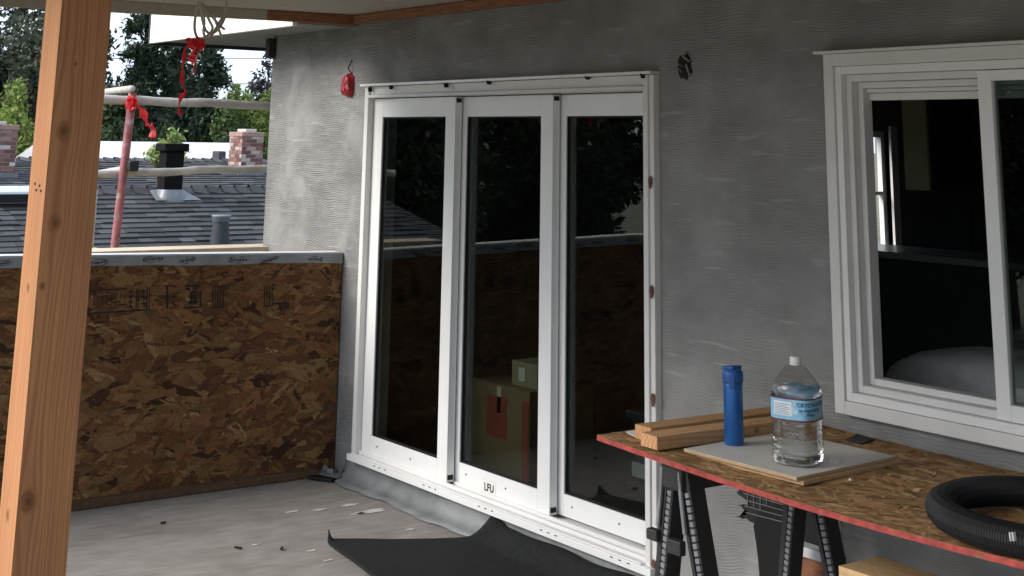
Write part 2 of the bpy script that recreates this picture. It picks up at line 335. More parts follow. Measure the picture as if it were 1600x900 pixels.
# ------------------------------------------------------------------ patio roof and eave
roof = thing('patio_roof', (-2, 2.5, 2.6), 'beige plywood patio ceiling with reddish wood trim above the doors', 'patio roof')
PX0, PX1, PY0 = -7.52, 4.195, 0.75
b = MB(); zf, zw = 2.565, 2.602
b.add([(PX0, PY0, zf), (PX1, PY0, zf), (PX1, WY - .003, zw), (PX0, WY - .003, zw), (PX0, PY0, zf + .25), (PX1, PY0, zf + .25), (PX1, WY - .003, zw + .25), (PX0, WY - .003, zw + .25)],
      [(0,3,2,1),(4,5,6,7),(0,1,5,4),(1,2,6,5),(2,3,7,6),(3,0,4,7)])
obj('plywood_ceiling', b, M['ceiling'], roof)
obj('wall_ledger', MB().box(PX0 + .045, PX1, WY - .042, WY - .004, 2.545, 2.598), M['rawwood'], roof, bevel=.003)
b = MB(); b.add([(PX0, 3.62, 2.535), (PX0 + .04, 3.62, 2.535), (PX0 + .04, WY - .004, 2.538), (PX0, WY - .004, 2.538), (PX0, 3.62, 2.594), (PX0 + .04, 3.62, 2.594), (PX0 + .04, WY - .004, 2.599), (PX0, WY - .004, 2.599)],
      [(0,3,2,1),(4,5,6,7),(0,1,5,4),(1,2,6,5),(2,3,7,6),(3,0,4,7)]); obj('corner_blocking', b, M['rawwood'], roof, bevel=.003)
b = MB(); b.add([(PX0, PY0, 2.49), (PX0 + .03, PY0, 2.49), (PX0 + .03, 3.618, 2.535), (PX0, 3.618, 2.535), (PX0, PY0, 2.562), (PX0 + .03, PY0, 2.562), (PX0 + .03, 3.618, 2.594), (PX0, 3.618, 2.594)],
      [(0,3,2,1),(4,5,6,7),(0,1,5,4),(1,2,6,5),(2,3,7,6),(3,0,4,7)]); obj('side_trim', b, M['ceiling'], roof)
obj('front_beam', MB().box(PX0, PX1, 1.25, 1.386, 2.40, 2.568), M['rawwood'], roof, bevel=.004)
eave = thing('roof_eave', (-8.8, 3.9, 2.5), 'white fascia board and grey underside of the eave at house corner', 'eave')
obj('fascia_board', MB().box(-9.78, PX0 - .005, 3.80, 3.835, 2.515, 2.80), M['fascia'], eave, bevel=.003)
obj('soffit_panel', MB().add([(-9.78, 3.837, 2.53), (PX0 - .005, 3.837, 2.53), (PX0 - .005, WY - .004, 2.53), (HX0 - .003, WY - .004, 2.53), (HX0 - .003, 5.4, 2.53), (-9.78, 5.4, 2.53),
     (-9.78, 3.837, 2.6), (PX0 - .005, 3.837, 2.6), (PX0 - .005, WY - .004, 2.6), (HX0 - .003, WY - .004, 2.6), (HX0 - .003, 5.4, 2.6), (-9.78, 5.4, 2.6)],
     [(5,4,3,2,1,0), (6,7,8,9,10,11), (0,1,7,6), (1,2,8,7), (2,3,9,8), (3,4,10,9), (4,5,11,10), (5,0,6,11)]), M['greywall'], eave)
obj('rake_trim', MB().box(-9.81, -9.782, 3.80, 5.4, 2.505, 2.80), M['black'], eave)
lb = MB().box(HX0 - .004, HX0 + .05, WY - .06, WY - .003, 2.385, 2.515)
tag(obj('wall_lamp', lb, M['black'], bevel=.008), 'small black box light fixed at top corner of stucco wall', 'wall light')

# ------------------------------------------------------------------ sliding door
door = thing('sliding_door', (-6.03, 4.3, 0), 'white three panel sliding glass door in stucco wall', 'door')
YF = 4.185
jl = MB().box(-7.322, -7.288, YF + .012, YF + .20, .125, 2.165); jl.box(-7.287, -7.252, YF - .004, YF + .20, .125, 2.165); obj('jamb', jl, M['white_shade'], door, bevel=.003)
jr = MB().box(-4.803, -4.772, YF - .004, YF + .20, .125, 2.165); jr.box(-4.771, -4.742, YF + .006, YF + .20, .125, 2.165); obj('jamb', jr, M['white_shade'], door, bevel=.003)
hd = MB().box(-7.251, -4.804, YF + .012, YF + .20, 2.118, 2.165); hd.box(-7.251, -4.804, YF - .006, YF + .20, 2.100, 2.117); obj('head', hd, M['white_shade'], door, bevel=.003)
obj('head_flashing', MB().box(-7.33, -4.735, YF - .02, WY, 2.167, 2.181), M['alum'], door, bevel=.002)
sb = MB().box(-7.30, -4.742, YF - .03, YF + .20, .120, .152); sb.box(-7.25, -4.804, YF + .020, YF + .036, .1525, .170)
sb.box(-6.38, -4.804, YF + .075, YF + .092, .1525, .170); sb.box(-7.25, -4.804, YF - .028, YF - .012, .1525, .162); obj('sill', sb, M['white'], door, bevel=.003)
def panel(x0, x1, gx0, gx1, yf, z0=.166, z1=2.095, gz0=.262, gz1=1.99):
    y1 = yf + .045
    p = obj('door_panel', MB().box(gx1, x1, yf, y1, z0, z1), M['white'], door, bevel=.003)      # meeting stile
    obj('stile', MB().box(x0, gx0, yf, y1, z0, z1), M['white'], p, bevel=.003)
    obj('rail', MB().box(gx0, gx1, yf, y1, z0, gz0), M['white'], p, bevel=.003)
    obj('rail', MB().box(gx0, gx1, yf, y1, gz1, z1), M['white'], p, bevel=.003)
    s = MB(); t_ = .008; s.box(gx0, gx0 + t_, yf + .008, yf + .018, gz0, gz1); s.box(gx1 - t_, gx1, yf + .008, yf + .018, gz0, gz1)
    s.box(gx0 + t_, gx1 - t_, yf + .008, yf + .018, gz0, gz0 + t_); s.box(gx0 + t_, gx1 - t_, yf + .008, yf + .018, gz1 - t_, gz1)
    obj('gasket', s, M['rubber'], p)
    obj('glass_pane', MB().box(gx0 + .001, gx1 - .001, yf + .019, yf + .024, gz0 + .001, gz1 - .001), M['glass'], p)
    for z in (z0 + .012, z1 - .03): obj('roller_cover', MB().box(x1 + .0005, x1 + .006, yf + .006, yf + .036, z, z + .022), M['rubber'], p)
    sc = MB()
    for k in (.1, .62): 
        sc.tube([(gx0 + (gx1 - gx0) * k, yf + .001, gz0 - .045), (gx0 + (gx1 - gx0) * k, yf - .003, gz0 - .045)], .004, 8)
    obj('screw', sc, M['rubber'], p)
    return p
p1 = panel(-7.25, -6.38, -7.145, -6.475, 4.220)
p2 = panel(-6.457, -5.587, -6.35, -5.685, 4.275)
p3 = panel(-5.665, -4.806, -5.55, -4.90, 4.330)
def text_mesh(txt, size):
    cu = bpy.data.curves.new('t', 'FONT'); cu.body = txt; cu.size = size; cu.resolution_u = 3; cu.offset = size * .028
    o = bpy.data.objects.new('t', cu); C.objects.link(o); dg = bpy.context.evaluated_depsgraph_get(); dg.update()
    me = bpy.data.meshes.new_from_object(o.evaluated_get(dg)); vs = [tuple(v.co) for v in me.vertices]; fs = [tuple(p.vertices) for p in me.polygons]
    bpy.data.objects.remove(o); bpy.data.curves.remove(cu); bpy.data.meshes.remove(me); return vs, fs
q = AY(765, 762, 4.275)
st = obj('sticker', MB().box(q[0] - .055, q[0] + .055, 4.2738, 4.2748, q[2] - .035, q[2] + .035), M['paper'], p2)
vs, fs = text_mesh('LFU', .05); b = MB(); b.add([(q[0] - .045 + x, 4.2728, q[2] - .018 + y) for x, y, z in vs], fs); obj('lettering', b, M['leg'], st, fix=False)
dots = MB()
for k in range(5):                         # weep slots along the sill
    x = -7.0 + k * .5
    for j in range(3): dots.box(x + j * .055, x + j * .055 + .018, YF - .0312, YF - .0298, .1405, .1445)
obj('weep_slot', dots, M['rubber'], door)
for px, py in ((580, 140), (613, 136), (699, 133), (766, 128), (920, 120), (1007, 118)):
    c = AY(px, py, YF); bb = MB().obox((c[0], YF - .008, c[2]), ((1, 0, .3), (0, 1, 0), (-.3, 0, 1)), (.008, .012, .013)); obj('clip', bb, M['rubber'], door, bevel=.004)
for px, py in ((1017, 285), (1019, 456), (1021, 625), (1022, 885)):
    c = AY(px, py, YF); bb = MB()
    pts = [(c[0] + .010 * math.cos(a) * (1 + .3 * math.sin(3 * a)), YF - .0065, c[2] + .028 * math.sin(a)) for a in np.linspace(0, 6.283, 12)[:-1]]
    bb.poly(pts, (0, .004, 0)); obj('screw_hole', bb, M['rust'], door)
# flashing under the sill
fl = MB(); n = 70; xs = np.linspace(-7.40, -4.70, n); pr = []
for i, x in enumerate(xs):
    wv = .006 * math.sin(x * 9) + .004 * math.sin(x * 23 + 1)
    pr.append([(x, WY - .012, .128), (x, WY - .02 + wv * .3, .075), (x, WY - .035 + wv, .035), (x, WY - .075 + wv, .012 + abs(wv) * .4), (x, WY - .125 + wv * 2, .005)])
vs = [p for row in pr for p in row]; fs = [(i*5+j, (i+1)*5+j, (i+1)*5+j+1, i*5+j+1) for i in range(n-1) for j in range(4)]
fo = obj('sill_flashing', MB().add(vs, fs), M['zinc'], smooth=True); fo.modifiers.new('s', 'SOLIDIFY').thickness = .002
tag(fo, 'strip of wavy grey metal flashing along floor under the glass door', 'flashing')

# ------------------------------------------------------------------ window
win = thing('window', (-2.96, 4.3, .93), 'white sliding window with left half open above work table', 'window')
WR = -2.235
def ring(name, x0, x1, z0, z1, w, yf, yb, m, parent, bev=.003):
    for q in ((x0, x0 + w, z0, z1), (x1 - w, x1, z0, z1), (x0 + w, x1 - w, z0, z0 + w), (x0 + w, x1 - w, z1 - w, z1)):
        obj(name, MB().box(q[0], q[1], yf, yb, q[2], q[3]), m, parent, bevel=bev)
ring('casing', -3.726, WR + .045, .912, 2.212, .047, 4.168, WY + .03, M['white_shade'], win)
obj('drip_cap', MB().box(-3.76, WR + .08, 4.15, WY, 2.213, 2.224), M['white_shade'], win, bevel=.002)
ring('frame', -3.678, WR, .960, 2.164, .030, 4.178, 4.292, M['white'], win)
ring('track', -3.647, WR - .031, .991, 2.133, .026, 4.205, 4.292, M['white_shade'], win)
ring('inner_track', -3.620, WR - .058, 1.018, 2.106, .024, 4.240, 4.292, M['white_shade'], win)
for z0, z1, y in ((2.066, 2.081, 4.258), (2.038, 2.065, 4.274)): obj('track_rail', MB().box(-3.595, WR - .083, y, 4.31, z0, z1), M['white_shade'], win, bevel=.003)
sx0, sx1, sz0, sz1 = -3.048, WR - .032, .992, 2.131
sa = obj('sash', MB().box(sx0, sx0 + .055, 4.196, 4.232, sz0, sz1), M['white'], win, bevel=.003)
obj('stile', MB().box(sx1 - .055, sx1, 4.196, 4.232, sz0, sz1), M['white'], sa, bevel=.003)
for z0, z1 in ((sz0, sz0 + .052), (sz1 - .036, sz1)): obj('rail', MB().box(sx0 + .055, sx1 - .055, 4.196, 4.232, z0, z1), M['white'], sa, bevel=.003)
obj('glass_pane', MB().box(sx0 + .05, sx1 - .05, 4.212, 4.217, sz0 + .05, sz1 - .034), M['glass'], sa)

# ------------------------------------------------------------------ wood with grain drawn per vertex
def wood_cols(P, axis_u, knots, base, dark, freq, seed, du=0):
    """P: (n,3) local points, z along the grain; axis_u: index of the cross-grain axis on that face"""
    rg = np.random.default_rng(seed); u_ = P[:, axis_u] + du; v_ = P[:, 2]; wob = np.zeros_like(u_)
    for k in range(5): wob += rg.normal() * .016 / (k + 1) * np.sin(v_ * (1.1 + k * 1.7) + rg.uniform(0, 6.3))
    kn = np.zeros_like(u_); rr = u_ + wob
    for (ku, kv, ks) in knots:
        d = np.sqrt((u_ - ku) ** 2 + ((v_ - kv) / 1.35) ** 2); d2 = np.sqrt((u_ - ku) ** 2 + ((v_ - kv) / 3.2) ** 2)
        rr = rr - (u_ - ku) * .85 * np.exp(-(d2 / (ks * 2.1)) ** 2)
        kn = np.maximum(kn, np.clip(1.25 - d / ks, 0, 1)); rr = np.where(d < ks, rr + d * .9, rr)
    ph = rr * freq * .55 + rr * rr * freq * 3.6; g1 = .5 + .5 * np.sin(ph + 1.2 * np.sin(ph * .37 + v_ * .6)); g1 = g1 ** 2.4
    fn = rg.normal(size=u_.shape) * .03
    mixv = np.clip(.08 + .52 * g1 + fn, 0, 1); base, dark = np.array(base), np.array(dark)
    col = base[None] * (1 - mixv[:, None]) + dark[None] * mixv[:, None]
    kc = np.array(dark) * .55; kk = np.clip(kn, 0, 1)[:, None] ** .8 * .85; col = col * (1 - kk) + kc[None] * kk
    bl = 1 + .07 * np.sin(v_ * 2.1 + seed) + .05 * np.sin(v_ * 5.3 + u_ * 20); return np.clip(col * bl[:, None], .002, 1)
def lumber(name, w_, d_, l_, spec, parent, m, nx=30, nl=240, knots={}, base=(.60, .36, .17), dark=(.36, .17, .07), freq=420, seed=1):
    """board of section w_ (x) x d_ (y), length l_ along local z; spec: matrix local->world; end grain included"""
    V = []; F = []; COL = []
    def face(o, du, dv, nu, nv, ax, kn, sd, end=False):
        k = len(V); uu, vv = np.meshgrid(np.linspace(0, 1, nu + 1), np.linspace(0, 1, nv + 1))
        P = np.array(o)[None] + uu.reshape(-1, 1) * np.array(du)[None] + vv.reshape(-1, 1) * np.array(dv)[None]
        if end:
            rr = np.hypot(P[:, 0] + w_ * .9, P[:, 1] - d_ * 1.3); g_ = (.5 + .5 * np.sin(rr * 700)) ** 2
            cl = np.array(base)[None] * (1.15 - .35 * g_[:, None]) * np.array([1.05, .95, .95])
        else: cl = wood_cols(P, ax, kn, base, dark, freq, sd)
        V.extend(map(tuple, P)); COL.extend(map(tuple, cl))
        for j in range(nv):
            for i in range(nu):
                a = k + j * (nu + 1) + i; F.append((a, a + 1, a + nu + 2, a + nu + 1))
    face((w_, 0, 0), (0, d_, 0), (0, 0, l_), nx, nl, 1, knots.get('+x', []), seed)
    face((0, d_, 0), (0, -d_, 0), (0, 0, l_), nx, nl, 1, knots.get('-x', []), seed + 1)
    face((0, 0, 0), (w_, 0, 0), (0, 0, l_), nx, nl, 0, knots.get('-y', []), seed + 2)
    face((w_, d_, 0), (-w_, 0, 0), (0, 0, l_), nx, nl, 0, knots.get('+y', []), seed + 3)
    face((0, d_, 0), (w_, 0, 0), (0, -d_, 0), nx, nx, 0, [], seed, True); face((0, 0, l_), (w_, 0, 0), (0, d_, 0), nx, nx, 0, [], seed, True)
    o_ = ORG.get(parent, Vector((0, 0, 0))) if parent else Vector((0, 0, 0))
    vs = [tuple((spec @ Vector(v)) - o_) for v in V]
    me = bpy.data.meshes.new(name); me.from_pydata(vs, [], F); at = me.color_attributes.new('Col', 'FLOAT_COLOR', 'POINT')
    at.data.foreach_set('color', np.concatenate([np.array(COL), np.ones((len(COL), 1))], 1).astype(np.float32).ravel())
    me.materials.append(m); o = bpy.data.objects.new(name, me); C.objects.link(o)
    if parent: o.parent = parent; ORG[o] = o_
    return o
PXX, PYY = -4.028, 1.248
def kz(px, py): return AX(px, py, -3.886)
kn = []
for px, py, s in ((100, 205, .020), (86, 348, .017), (45, 783, .021), (66, 447, .008), (118, 100, .005)):
    c = kz(px, py); kn.append((c[1] - PYY, c[2], s))
kn2 = [(AY(px, py, PYY)[0] - PXX, AY(px, py, PYY)[2], s) for px, py, s in ((44, 450, .010), (12, 805, .012), (30, 370, .006))]
post = lumber('timber_post', .142, .142, 2.40, Matrix.Translation((PXX, PYY, 0)), None, M['board'], nx=64, nl=1100,
    knots={'+x': kn, '-y': kn2}, base=(.43, .205, .092), dark=(.235, .090, .036), freq=520, seed=5)
tag(post, 'square raw timber post with dark knots holding up the patio roof', 'post')
pm = MB()
for px, py in ((55, 287), (62, 290), (57, 297), (64, 298)):
    c = AY(px, py, PYY); pm.box(c[0] - .006, c[0] + .006, PYY - .0012, PYY - .0004, c[2] - .003, c[2] + .003)
ORG[post] = Vector((0, 0, 0)); obj('ink_mark', pm, M['ink'], post)

# ------------------------------------------------------------------ OSB
OSBC = [tuple(.66 * v for v in q) for q in [(.28, .145, .056), (.35, .195, .080), (.22, .105, .040), (.41, .25, .115), (.15, .066, .028), (.075, .034, .017), (.31, .135, .058), (.27, .155, .060), (.52, .36, .19), (.19, .080, .034)]]
OSBW = np.array([5, 3.2, 5, .9, 4.5, 2.4, 3.5, 4, .15, 4.5]); OSBW /= OSBW.sum()
def flakes(n, fr, lmin, lmax, ang, tones=OSBC, wts=OSBW, lift=.0016, gain=1.0):
    """fr(u,v,h) -> world point; u,v in metres supplied by sampler fr.sample"""
    b = MB()
    for i in range(n):
        u0, v0 = fr.sample(); L = random.uniform(lmin, lmax) * (1.6 if random.random() < .1 else 1); W_ = L * random.uniform(.14, .38); a = random.gauss(0, ang)
        if random.random() < .12: a = random.uniform(-1.57, 1.57)
        c = np.array(tones[rng.choice(len(tones), p=wts)]) * random.uniform(.8, 1.2) * gain
        h = random.uniform(.0003, lift); t1, t2 = random.gauss(0, .0007), random.gauss(0, .0005); pts = []
        sh = [(-1, random.uniform(-.6, .2)), (-.75, -1), (random.uniform(.1, .6), -1), (1, random.uniform(-.7, .5)), (random.uniform(.5, .9), 1), (-.6, random.uniform(.6, 1))]
        for (x, y) in sh:
            x *= L / 2; y *= W_ / 2; uu = u0 + x * math.cos(a) - y * math.sin(a); vv = v0 + x * math.sin(a) + y * math.cos(a)
            pts.append(fr(*fr.clip(uu, vv), max(.0002, h + t1 * x / L * 2 + t2 * y / W_ * 2)))
        b.add(pts, [(0, 1, 2, 3, 4, 5)], tuple(c))
    return b
class Fr:
    def __init__(s, fn, u0, u1, v0, v1): s.fn, s.b = fn, (u0, u1, v0, v1)
    def __call__(s, u, v, h): return s.fn(u, v, h)
    def sample(s): return random.uniform(s.b[0], s.b[1]), random.uniform(s.b[2], s.b[3])
    def clip(s, u, v): return min(max(u, s.b[0]), s.b[1]), min(max(v, s.b[2]), s.b[3])
par = thing('parapet_wall', (-7.55, 1.4, 0), 'low deck wall sheathed in brown strand board with grey taped top', 'parapet')
PX = -7.548; PT0, PT1 = 1.250, 1.206      # top heights at the outer end and at the house
PYE = -1.6
def ptop(y): return PT1 + (PT0 - PT1) * min(1, (WY - y) / 2.0)
b = MB()
ys = np.linspace(PYE, WY - .006, 12)
vs = []
for y in ys: vs += [(PX, y, 0.004), (PX - .12, y, 0.004), (PX - .12, y, ptop(y) - .006), (PX, y, ptop(y) - .006)]
fs = [(4*i+j, 4*i+(j+1) % 4, 4*i+4+(j+1) % 4, 4*i+4+j) for i in range(11) for j in range(4)] + [(0, 1, 2, 3), (44, 47, 46, 45)]
obj('sheathing_board', b.add(vs, fs), M['osb'], par)
obj('strands', flakes(7000, Fr(lambda u, v, h: (PX + .0004 + h, u, v * (ptop(u) - .03) / 1.2), PYE, WY - .01, .01, 1.2), .05, .19, .45), M['flakes'], par, kind='stuff', fix=False)
obj('sole_plate', MB().box(PX + .003, PX + .060, PYE, WY - .14, .003, .042), M['osb'], par, bevel=.003)
tp = MB(); vs = []; tys = np.linspace(PYE, WY - .008, 60)
for i, y in enumerate(tys):
    t_ = ptop(y); wv = .003 * math.sin(y * 7) + .002 * math.sin(y * 19)
    vs += [(PX + .0045, y, t_ - .056 + wv), (PX + .0055, y, t_ - .004), (PX + .002, y, t_), (PX - .123, y, t_), (PX - .125, y, t_ - .06)]
tp.add(vs, [(5*i+j, 5*i+5+j, 5*i+6+j, 5*i+1+j) for i in range(59) for j in range(4)])
cap = obj('cap_membrane', tp, M['tape'], par, smooth=False)
vs = []
tp = MB()
for y in tys: vs += [(PX + .001, y, ptop(y) + .0025), (PX - .122, y, ptop(y) + .0025)]
obj('sunlit_cap_top', tp.add(vs, [(2*i, 2*i+2, 2*i+3, 2*i+1) for i in range(59)]), M['sunlit_captop'], par)  # paler sheet over the same membrane, sunlight on the top painted in
lg = MB(); random.seed(11)                # oval trade marks printed on the membrane
yk = 1.2
while yk < WY - .15:
    L = random.uniform(.045, .06); hh = random.uniform(.013, .019); zc = ptop(yk) - .029 + random.uniform(-.008, .008); tl = random.uniform(-.15, .25); n = 18
    def OV(a, k): 
        yy, zz = math.cos(a) * L * k, math.sin(a) * hh * k; return (PX + .0075, yk + yy * math.cos(tl) - zz * math.sin(tl), zc + yy * math.sin(tl) + zz * math.cos(tl))
    for i in range(n):
        if random.random() < .25: continue
        a0, a1 = 2 * math.pi * i / n, 2 * math.pi * (i + 1) / n; lg.add([OV(a0, 1), OV(a1, 1), OV(a1, .86), OV(a0, .86)], [(0, 1, 2, 3)])
    for i in range(9):
        y0 = yk - L * .7 + i * L * .16; z0 = zc + (y0 - yk) * math.tan(tl) + random.uniform(-.003, .003); hgt = random.uniform(.003, .007)
        lg.add([(PX + .0075, y0, z0 - hgt), (PX + .0075, y0 + L * .1, z0 - hgt), (PX + .0075, y0 + L * .12, z0 + hgt), (PX + .0075, y0 + L * .02, z0 + hgt)], [(0, 1, 2, 3)])
    yk += random.choice((.17, .2, .3))
obj('printed_mark', lg, M['ink'], par, fix=False)
def stamp(segs):                          # ink strokes given in photograph pixels on the board face
    b = MB()
    for (xa, ya, xb, yb, t_) in segs:
        p, q = AX(xa, ya, PX), AX(xb, yb, PX); p[0] = q[0] = PX + .0035
        d = q - p; nrm = np.array([0, -d[2], d[1]]); nrm = nrm / np.linalg.norm(nrm) * t_ / 400
        b.add([p + nrm, q + nrm, q - nrm, p - nrm], [(0, 1, 2, 3)])
    obj('ink_stamp', b, M['ink'], par, fix=False)
sg = [(140, 454, 198, 451, 1.2), (138, 490, 226, 484, 1.4), (230, 449, 228, 485, 1.6), (234, 449, 232, 485, 1.2), (214, 451, 212, 486, 1.2), (217, 451, 215, 486, 1.0)]
for i in range(9): sg.append((146 + i * 7, 456 + (i % 3) * 3, 145 + i * 7, 484 - (i * 7 % 9), .6))
for i in range(10): sg.append((142 + (i * 31 % 50), 460 + (i * 13 % 22), 150 + (i * 31 % 50), 459 + (i * 13 % 22), 1.1))
for i in range(4): sg += [(201, 456 + i * 8, 206, 454 + i * 8, 1.4), (206, 454 + i * 8, 203, 459 + i * 8, 1.2)]
for i in range(3): sg += [(220, 455 + i * 10, 226, 453 + i * 10, 1.8), (226, 453 + i * 10, 224, 460 + i * 10, 1.5)]
stamp(sg)
stamp([(261, 447, 261, 482, 2.2), (258, 447, 275, 446, 1.2), (288, 447, 312, 446, 1.4), (298, 456, 298, 472, 2.0), (305, 456, 305, 472, 2.0), (298, 456, 305, 456, 1.8), (298, 464, 305, 464, 1.6), (294, 473, 308, 472, 3.0),
       (313, 456, 313, 478, 1.8), (286, 481, 314, 480, 1.6), (290, 450, 297, 453, 2.5), (268, 465, 276, 462, 2.2), (268, 472, 274, 478, 2)])
stamp([(332 + i * 4, 448, 332 + i * 4, 480, 1.0 if i % 2 else 1.5) for i in range(5)] + [(331, 481, 350, 480, 1.2), (331, 448, 358, 447, 1.0), (352, 451, 358, 449, 1.6)])
stamp([(413 + i * 4, 446, 413 + i * 4, 477, 1.1) for i in range(4)] + [(424, 444, 430, 446, 1.6), (424, 451, 429, 450, 1.4), (410, 478, 427, 477, 1.1)])
# crumpled flashing where parapet, door and floor meet
cf = MB(); random.seed(4)
for k in range(12):
    y = WY - .02 - random.uniform(0, .07); x = PX + .02 + k * .012; h_ = random.uniform(.012, .05)
    cf.obox((x, y, h_ / 2 + .012), ((1, random.uniform(-.5, .5), 0), (0, 1, random.uniform(-.3, .3)), (random.uniform(-.9, .9), .3, 1)), (random.uniform(.012, .035), .0012, h_ / 2))
cf.obox((PX + .10, WY - .09, .022), ((1, .3, 0), (-.3, 1, .1), (0, 0, 1)), (.10, .035, .002))
tag(obj('corner_flashing', cf, M['zinc']), 'crumpled grey flashing scraps in corner between board wall and door', 'flashing')
cb = MB().bar((PX + .07, WY - .20, .012), (PX + .21, WY - .12, .012), .05, .016)
tag(obj('rubber_strip', cb, M['rubber'], bevel=.004), 'short black rubber strip on deck in the corner by the door', 'strip')
# ------------------------------------------------------------------ things on the wall
c = AY(548, 133, WY); b = MB(); prof = [(-.062, -.058, .03), (.03, -.075, .03), (.055, -.04, .03), (.050, .045, .02), (.02, .078, .012), (-.03, .070, .012), (-.052, .02, .03)]
random.seed(12); rows = []
for dep, k_ in ((.002, 1.0), (.02, .98), (.04, .80), (.052, .45)):
    rows += [(c[0] + x * k_ * .92 + random.uniform(-.006, .006), WY - dep + random.uniform(-.005, .0), c[2] + z * k_ * .95 + random.uniform(-.007, .007)) for x, z, _ in prof]
n7 = len(prof); b.add(rows, [(i*n7+j, i*n7+(j+1) % n7, (i+1)*n7+(j+1) % n7, (i+1)*n7+j) for i in range(3) for j in range(n7)] + [tuple(range(3*n7, 4*n7))]); rb = obj('red_outlet_cover', b, M['redplastic'], bevel=.004)
tag(rb, 'crumpled red plastic cap over outlet box on wall beside door', 'outlet cover')
wl = obj('wire_stub', MB().tube([(c[0] + .01, WY - .004, c[2] + .07), (c[0] + .012, WY - .03, c[2] + .10), (c[0] + .01, WY - .004, c[2] + .15)], .004, 6), M['black'], rb); wl.parent = rb
c = AY(1071, 104, WY); b = MB(); random.seed(3)
pts = [(c[0] + (.042 + random.uniform(-.012, .012)) * math.cos(a), WY - .001, c[2] + (.062 + random.uniform(-.014, .01)) * math.sin(a)) for a in np.linspace(0, 6.283, 15)[:-1]]
b.poly(pts, (0, -.003, 0)); ho = obj('junction_hole', b, M['lathpaper']); tag(ho, 'ragged dark wiring hole in stucco above the right door jamb', 'wall hole')
b = MB()
for k in range(5):
    x = c[0] + random.uniform(-.03, .03); z = c[2] + random.uniform(-.04, .04); b.tube([(x, WY - .003, z), (x + random.uniform(-.02, .02), WY - .03, z + .01), (x + random.uniform(-.03, .03), WY - .012, z + random.uniform(-.05, .05))], .004, 6)
ORG[ho] = Vector((0, 0, 0)); obj('wire', b, M['greyplastic'], ho)
# torn stucco under the table: black paper and lath
random.seed(9)
outl = [(1150, 735), (1157, 764), (1152, 770), (1164, 778), (1170, 787), (1153, 790), (1166, 797), (1172, 803), (1150, 806), (1170, 812), (1178, 818), (1184, 832), (1188, 848), (1196, 853), (1190, 862), (1191, 880), (1187, 905), (1188, 960), (1330, 960), (1326, 905), (1315, 886), (1322, 872), (1304, 860), (1309, 846), (1301, 836), (1306, 820), (1300, 812), (1312, 806), (1308, 798), (1290, 770)]
pp = []
for i, q in enumerate(outl):
    q2 = outl[(i + 1) % len(outl)]
    for k in range(4): t_ = k / 4; pp.append((q[0] * (1 - t_) + q2[0] * t_ + random.uniform(-1.6, 1.6), q[1] * (1 - t_) + q2[1] * t_ + random.uniform(-1.6, 1.6)))
b = MB(); P3 = [AY(x, y, WY) for x, y in pp]; b.poly([(p[0], WY - .0025, p[2]) for p in P3], (0, .002, 0))
tp_ = obj('torn_patch', b, M['lathpaper'], house)
lt = MB()
def wl_(xa, ya, xb, yb, dy=.0065):
    p, q_ = AY(xa, ya, WY), AY(xb, yb, WY); lt.bar((p[0], WY - dy, p[2]), (q_[0], WY - dy, q_[2]), .003, .003, up=(0, 1, 0))
for k in range(6): wl_(1170 + k * 10, 762 + k * 3, 1170 + k * 10, 792 + k * 2)
for k in range(4): wl_(1164 + k, 770 + k * 10, 1226, 788 + k * 9, .0085)
for k in range(4): wl_(1288 + k * 9, 795, 1290 + k * 9, 895)
for k in range(9): wl_(1284, 800 + k * 11, 1310 + (k * 7 % 12), 806 + k * 11, .0085)
obj('lath_wire', lt, M['wire'], tp_, kind='stuff')
ar = MB(); ap = [AY(x, y, WY) for x, y in ((1190, 905), (1187, 870), (1183, 840), (1180, 822), (1184, 806), (1193, 794), (1205, 786), (1222, 782), (1240, 784), (1240, 905))]
ar.poly([(p[0], WY - .010, p[2]) for p in ap], (0, .002, 0)); obj('paper_flap', ar, M['rubber'], tp_)

# ------------------------------------------------------------------ mat
random.seed(5); n, mq = 44, 34; A, B_, Cc, D_ = np.array([-6.35, 3.50]), np.array([-5.93, 4.165]), np.array([-4.85, 4.165]), np.array([-5.05, 3.30])
vs = []
for j in range(mq + 1):
    for i in range(n + 1):
        s_, t_ = i / n, j / mq; p = (A * (1 - t_) + B_ * t_) * (1 - s_) + (D_ * (1 - t_) + Cc * t_) * s_
        z = .008 + .004 * math.sin(p[0] * 9 + p[1] * 4) * math.sin(p[1] * 7)
        z += .085 * max(0, (t_ - .86) / .14) ** 1.6                       # rides up on the flashing
        k = math.exp(-((s_ - .0) ** 2 + (t_ - .0) ** 2) / .0012); z += .045 * k; p = p + np.array([.02, .02]) * k
        k = math.exp(-((s_ - .03) ** 2 / .0012)) * max(0, (t_ - .8) / .2); z += .025 * k
        p = p + np.array([0, .012 * math.sin(s_ * 14) * t_ - .02 * math.sin(t_ * 5) * (s_ < .1)]); vs.append((p[0], p[1], max(z, .006)))
b = MB().add(vs, [(j*(n+1)+i, j*(n+1)+i+1, (j+1)*(n+1)+i+1, (j+1)*(n+1)+i) for j in range(mq) for i in range(n)])
mo = obj('floor_mat', b, M['mat'], smooth=True); sm = mo.modifiers.new('s', 'SOLIDIFY'); sm.thickness = .005; sm.offset = -1
tag(mo, 'black felt mat with curled corner lying on deck before the door', 'mat')
